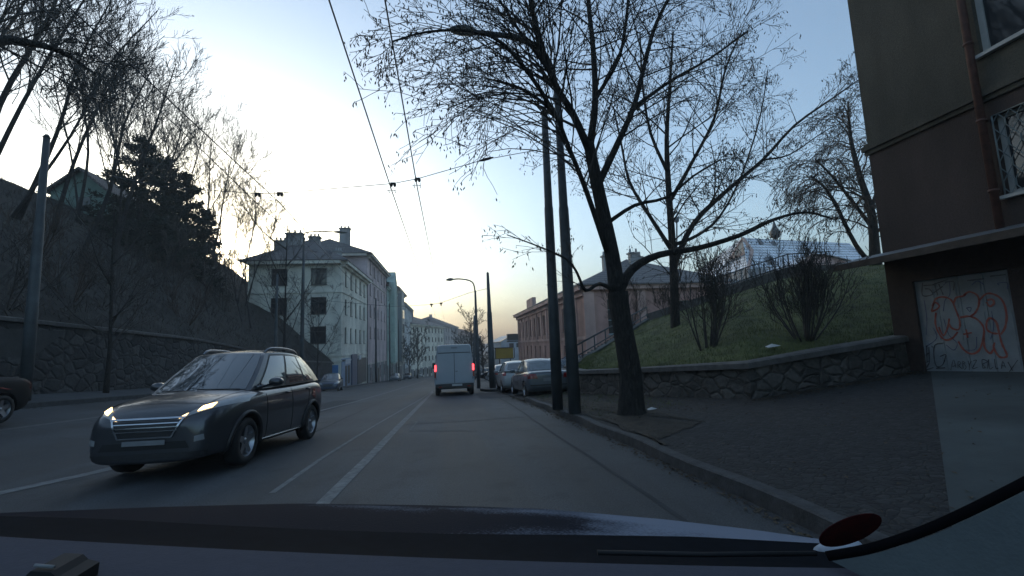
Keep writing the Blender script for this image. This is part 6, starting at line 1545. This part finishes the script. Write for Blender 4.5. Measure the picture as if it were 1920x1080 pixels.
HOODM, ht, hbs = nm("frosted_bonnet"); L_ = ht.links.new
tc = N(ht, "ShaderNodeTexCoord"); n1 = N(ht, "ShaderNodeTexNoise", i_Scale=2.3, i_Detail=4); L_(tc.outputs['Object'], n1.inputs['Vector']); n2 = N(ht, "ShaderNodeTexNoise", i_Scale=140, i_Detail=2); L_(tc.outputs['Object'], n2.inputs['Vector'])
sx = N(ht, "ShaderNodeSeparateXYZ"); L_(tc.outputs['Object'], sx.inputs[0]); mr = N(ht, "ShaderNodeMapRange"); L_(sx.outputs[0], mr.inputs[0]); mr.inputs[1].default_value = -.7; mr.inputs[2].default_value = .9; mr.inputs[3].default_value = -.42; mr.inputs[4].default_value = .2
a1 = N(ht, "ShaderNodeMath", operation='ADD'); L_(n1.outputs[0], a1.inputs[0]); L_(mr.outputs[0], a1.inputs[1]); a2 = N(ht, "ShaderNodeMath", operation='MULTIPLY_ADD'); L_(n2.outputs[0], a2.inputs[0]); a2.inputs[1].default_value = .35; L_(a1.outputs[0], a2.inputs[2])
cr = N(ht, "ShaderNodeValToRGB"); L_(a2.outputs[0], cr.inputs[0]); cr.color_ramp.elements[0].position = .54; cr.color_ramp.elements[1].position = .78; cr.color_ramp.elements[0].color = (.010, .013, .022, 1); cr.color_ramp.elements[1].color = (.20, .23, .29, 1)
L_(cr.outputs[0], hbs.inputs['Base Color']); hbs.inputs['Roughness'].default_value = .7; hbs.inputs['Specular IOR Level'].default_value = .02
bp = N(ht, "ShaderNodeBump", i_Strength=.4, i_Distance=.004); L_(n2.outputs[0], bp.inputs['Height']); L_(bp.outputs[0], hbs.inputs['Normal'])
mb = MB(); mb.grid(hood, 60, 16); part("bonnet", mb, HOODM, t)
mb = MB()
def nose(u, v):
    p = hood(u, 1); return p+Vector((0, .12*math.sin(v*math.pi/2), -.5*v))
mb.grid(nose, 30, 6); part("nose", mb, BLKP, t)
DT = lambda px: 1006+.062*px-.0000155*max(0, px)**2
def scut(u, v):
    px = -420+2050*u; p = hood(u, 0); q = dpt(px, DT(px)+8, .66); e = p.lerp(q, v); e.z -= .03*math.sin(math.pi*v); return e
mb = MB(); mb.grid(scut, 40, 6); part("scuttle", mb, mat("scuttle_black", (.006, .008, .012), .8, .2, 30, spec=.04), t)
mb = MB(); mb.tube([dpt(1120, 1036, .84), dpt(1320, 1040, .82), dpt(1530, 1038, .78)], .0045, 6); part("wiper", mb, BLACK, t)
# dashboard inside, laid where the sight lines meet it
def dash(u, v):
    px = -300+2500*u; top = 1008+ (px/1920)*62 - 10*((px-960)/960)**2*0
    top = DT(px)
    p = dpt(px, top, .62); q = p+Vector((0, -.50, .035)); e = p.lerp(q, v); e.z += .012*math.sin(math.pi*min(1, v*1.2)); return e
DASHM = mat("dash_soft_plastic", (.062, .067, .088), .85, .06, 60, .12, 220, spec=.12)
mb = MB(); mb.grid(dash, 40, 10); part("dashboard", mb, DASHM, t)
def dedge(u, v):
    p = dash(u, 0); return p+Vector((0, .10*v, -.055*v))
mb = MB(); mb.grid(dedge, 40, 3); part("dashboard_edge", mb, BLKP, t)
# pillar lining, lower right
PX = [(1560, 1046), (1640, 1032), (1730, 1004), (1820, 966), (1920, 917), (2050, 850)]
PIL = mat("pillar_lining", (.10, .115, .12), .85, .05, 60, .12, 240, spec=.15)
mb = MB(); k = 0
top = sm([dpt(x, y+6, .60-.03*i) for i, (x, y) in enumerate(PX)], 4)
for p in top: mb.v.append(tuple(p)); mb.v.append(tuple(p+Vector((.10, -.10, -.05)))); mb.v.append(tuple(p+Vector((.22, -.26, -.22))))
for i in range(len(top)-1):
    for j in range(2): a = i*3+j; mb.face((a, a+1, a+4, a+3), 0, True)
part("pillar_lining", mb, PIL, t)
mb = MB(); mb.tube([p+Vector((0, .008, .003)) for p in top], .0065, 6); part("pillar_seal", mb, mat("seal_black", (.004, .004, .005), .9, .1, 5, spec=.05), t)
# snow left on the scuttle
mb = MB(); c = dpt(1577, 1029, .78)
def lump(u, v):
    a = 2*math.pi*u; r = math.sin(math.pi*v*.5); return c+Vector((math.cos(a)*r*.045*(1+.2*math.sin(3*a)), math.sin(a)*r*.02, math.cos(math.pi*v*.5)*.013))
mb.grid(lump, 16, 6); solo("snow_lump", mb, mat("snow", (.42, .45, .5), .7, .1, 40, .3, 90), "small lump of snow on the scuttle beside the red sticker", "snow", origin=tuple(c))
# round red sticker on the windscreen
c = dpt(1595, 995, .66); fwd_ = Vector((0, .80, -.60)); mb = MB(); n = 28; rt = Vector((1, 0, 0))
for i in range(n): a = 2*math.pi*i/n; mb.v.append(tuple(c+Vector((1, -.03, .10))*math.cos(a)*.052+Vector((0, -.52, .85))*math.sin(a)*.034))
mb.face(range(n)); 
k = n
for i in range(n): mb.v.append(tuple(Vector(mb.v[i])+Vector((0, .0006, .0008))))
mb.face([k+i for i in range(n)][::-1])
for i in range(n): mb.face((i, (i+1) % n, k+(i+1) % n, k+i))
solo("sticker", mb, mat("sticker_red", (.075, .010, .010), .8, .5, 60, col2=(.035, .010, .012), spec=.1), "round dark red sticker low on the windscreen glass", "sticker", origin=tuple(c))
# phone holder clip on the dashboard, lower left
c = dpt(115, 1062, .50); t2 = thing("holder_clip", "small black plastic holder clamped on the dashboard top at its left end", "holder", c)
mb = MB(); k = 0
pr = [(-.028, -.03), (.030, -.03), (.032, .000), (.016, .006), (.008, .014), (-.018, .018), (-.026, .010)]
for y in (-.03, .03):
    for x, z in pr: mb.v.append((c.x+x*.62, c.y+y*.6, c.z+z*.62-.006))
n = len(pr); mb.face(range(n)); mb.face([2*n-1-i for i in range(n)])
for i in range(n): mb.face((i, n+i, n+(i+1) % n, (i+1) % n))
part("bracket", mb, BLACK, t2)
mb = MB(); mb.tube([c+Vector((-.012, -.013, .008)), c+Vector((.004, -.013, .005))], .0015, 6); part("lever", mb, GREYP, t2)
# defroster slot line of the dash
mb = MB(); pts = [dash(.05+.45*i/20, .30+.55*i/20)+Vector((0, 0, .004)) for i in range(21)]; mb.tube(pts, .004, 5); part("dash_seam", mb, BLACK, t)

# ------------------------------------------------------------------ morning haze in the street
HZ = bpy.data.materials.new("haze_air"); HZ.use_nodes = True; ht_ = HZ.node_tree; ht_.nodes.remove(ht_.nodes["Principled BSDF"])
pv_ = ht_.nodes.new("ShaderNodeVolumePrincipled"); pv_.inputs['Density'].default_value = .0013; pv_.inputs['Color'].default_value = (1, .95, .90, 1); pv_.inputs['Anisotropy'].default_value = .2
ht_.links.new(pv_.outputs[0], ht_.nodes['Material Output'].inputs['Volume'])
mb = MB(); mb.box((0, 420, 20), (2000, 1200, 90)); hz = part("haze", mb, HZ); tag(hz, "thin pale morning haze hanging over the street", "haze", kind='stuff')
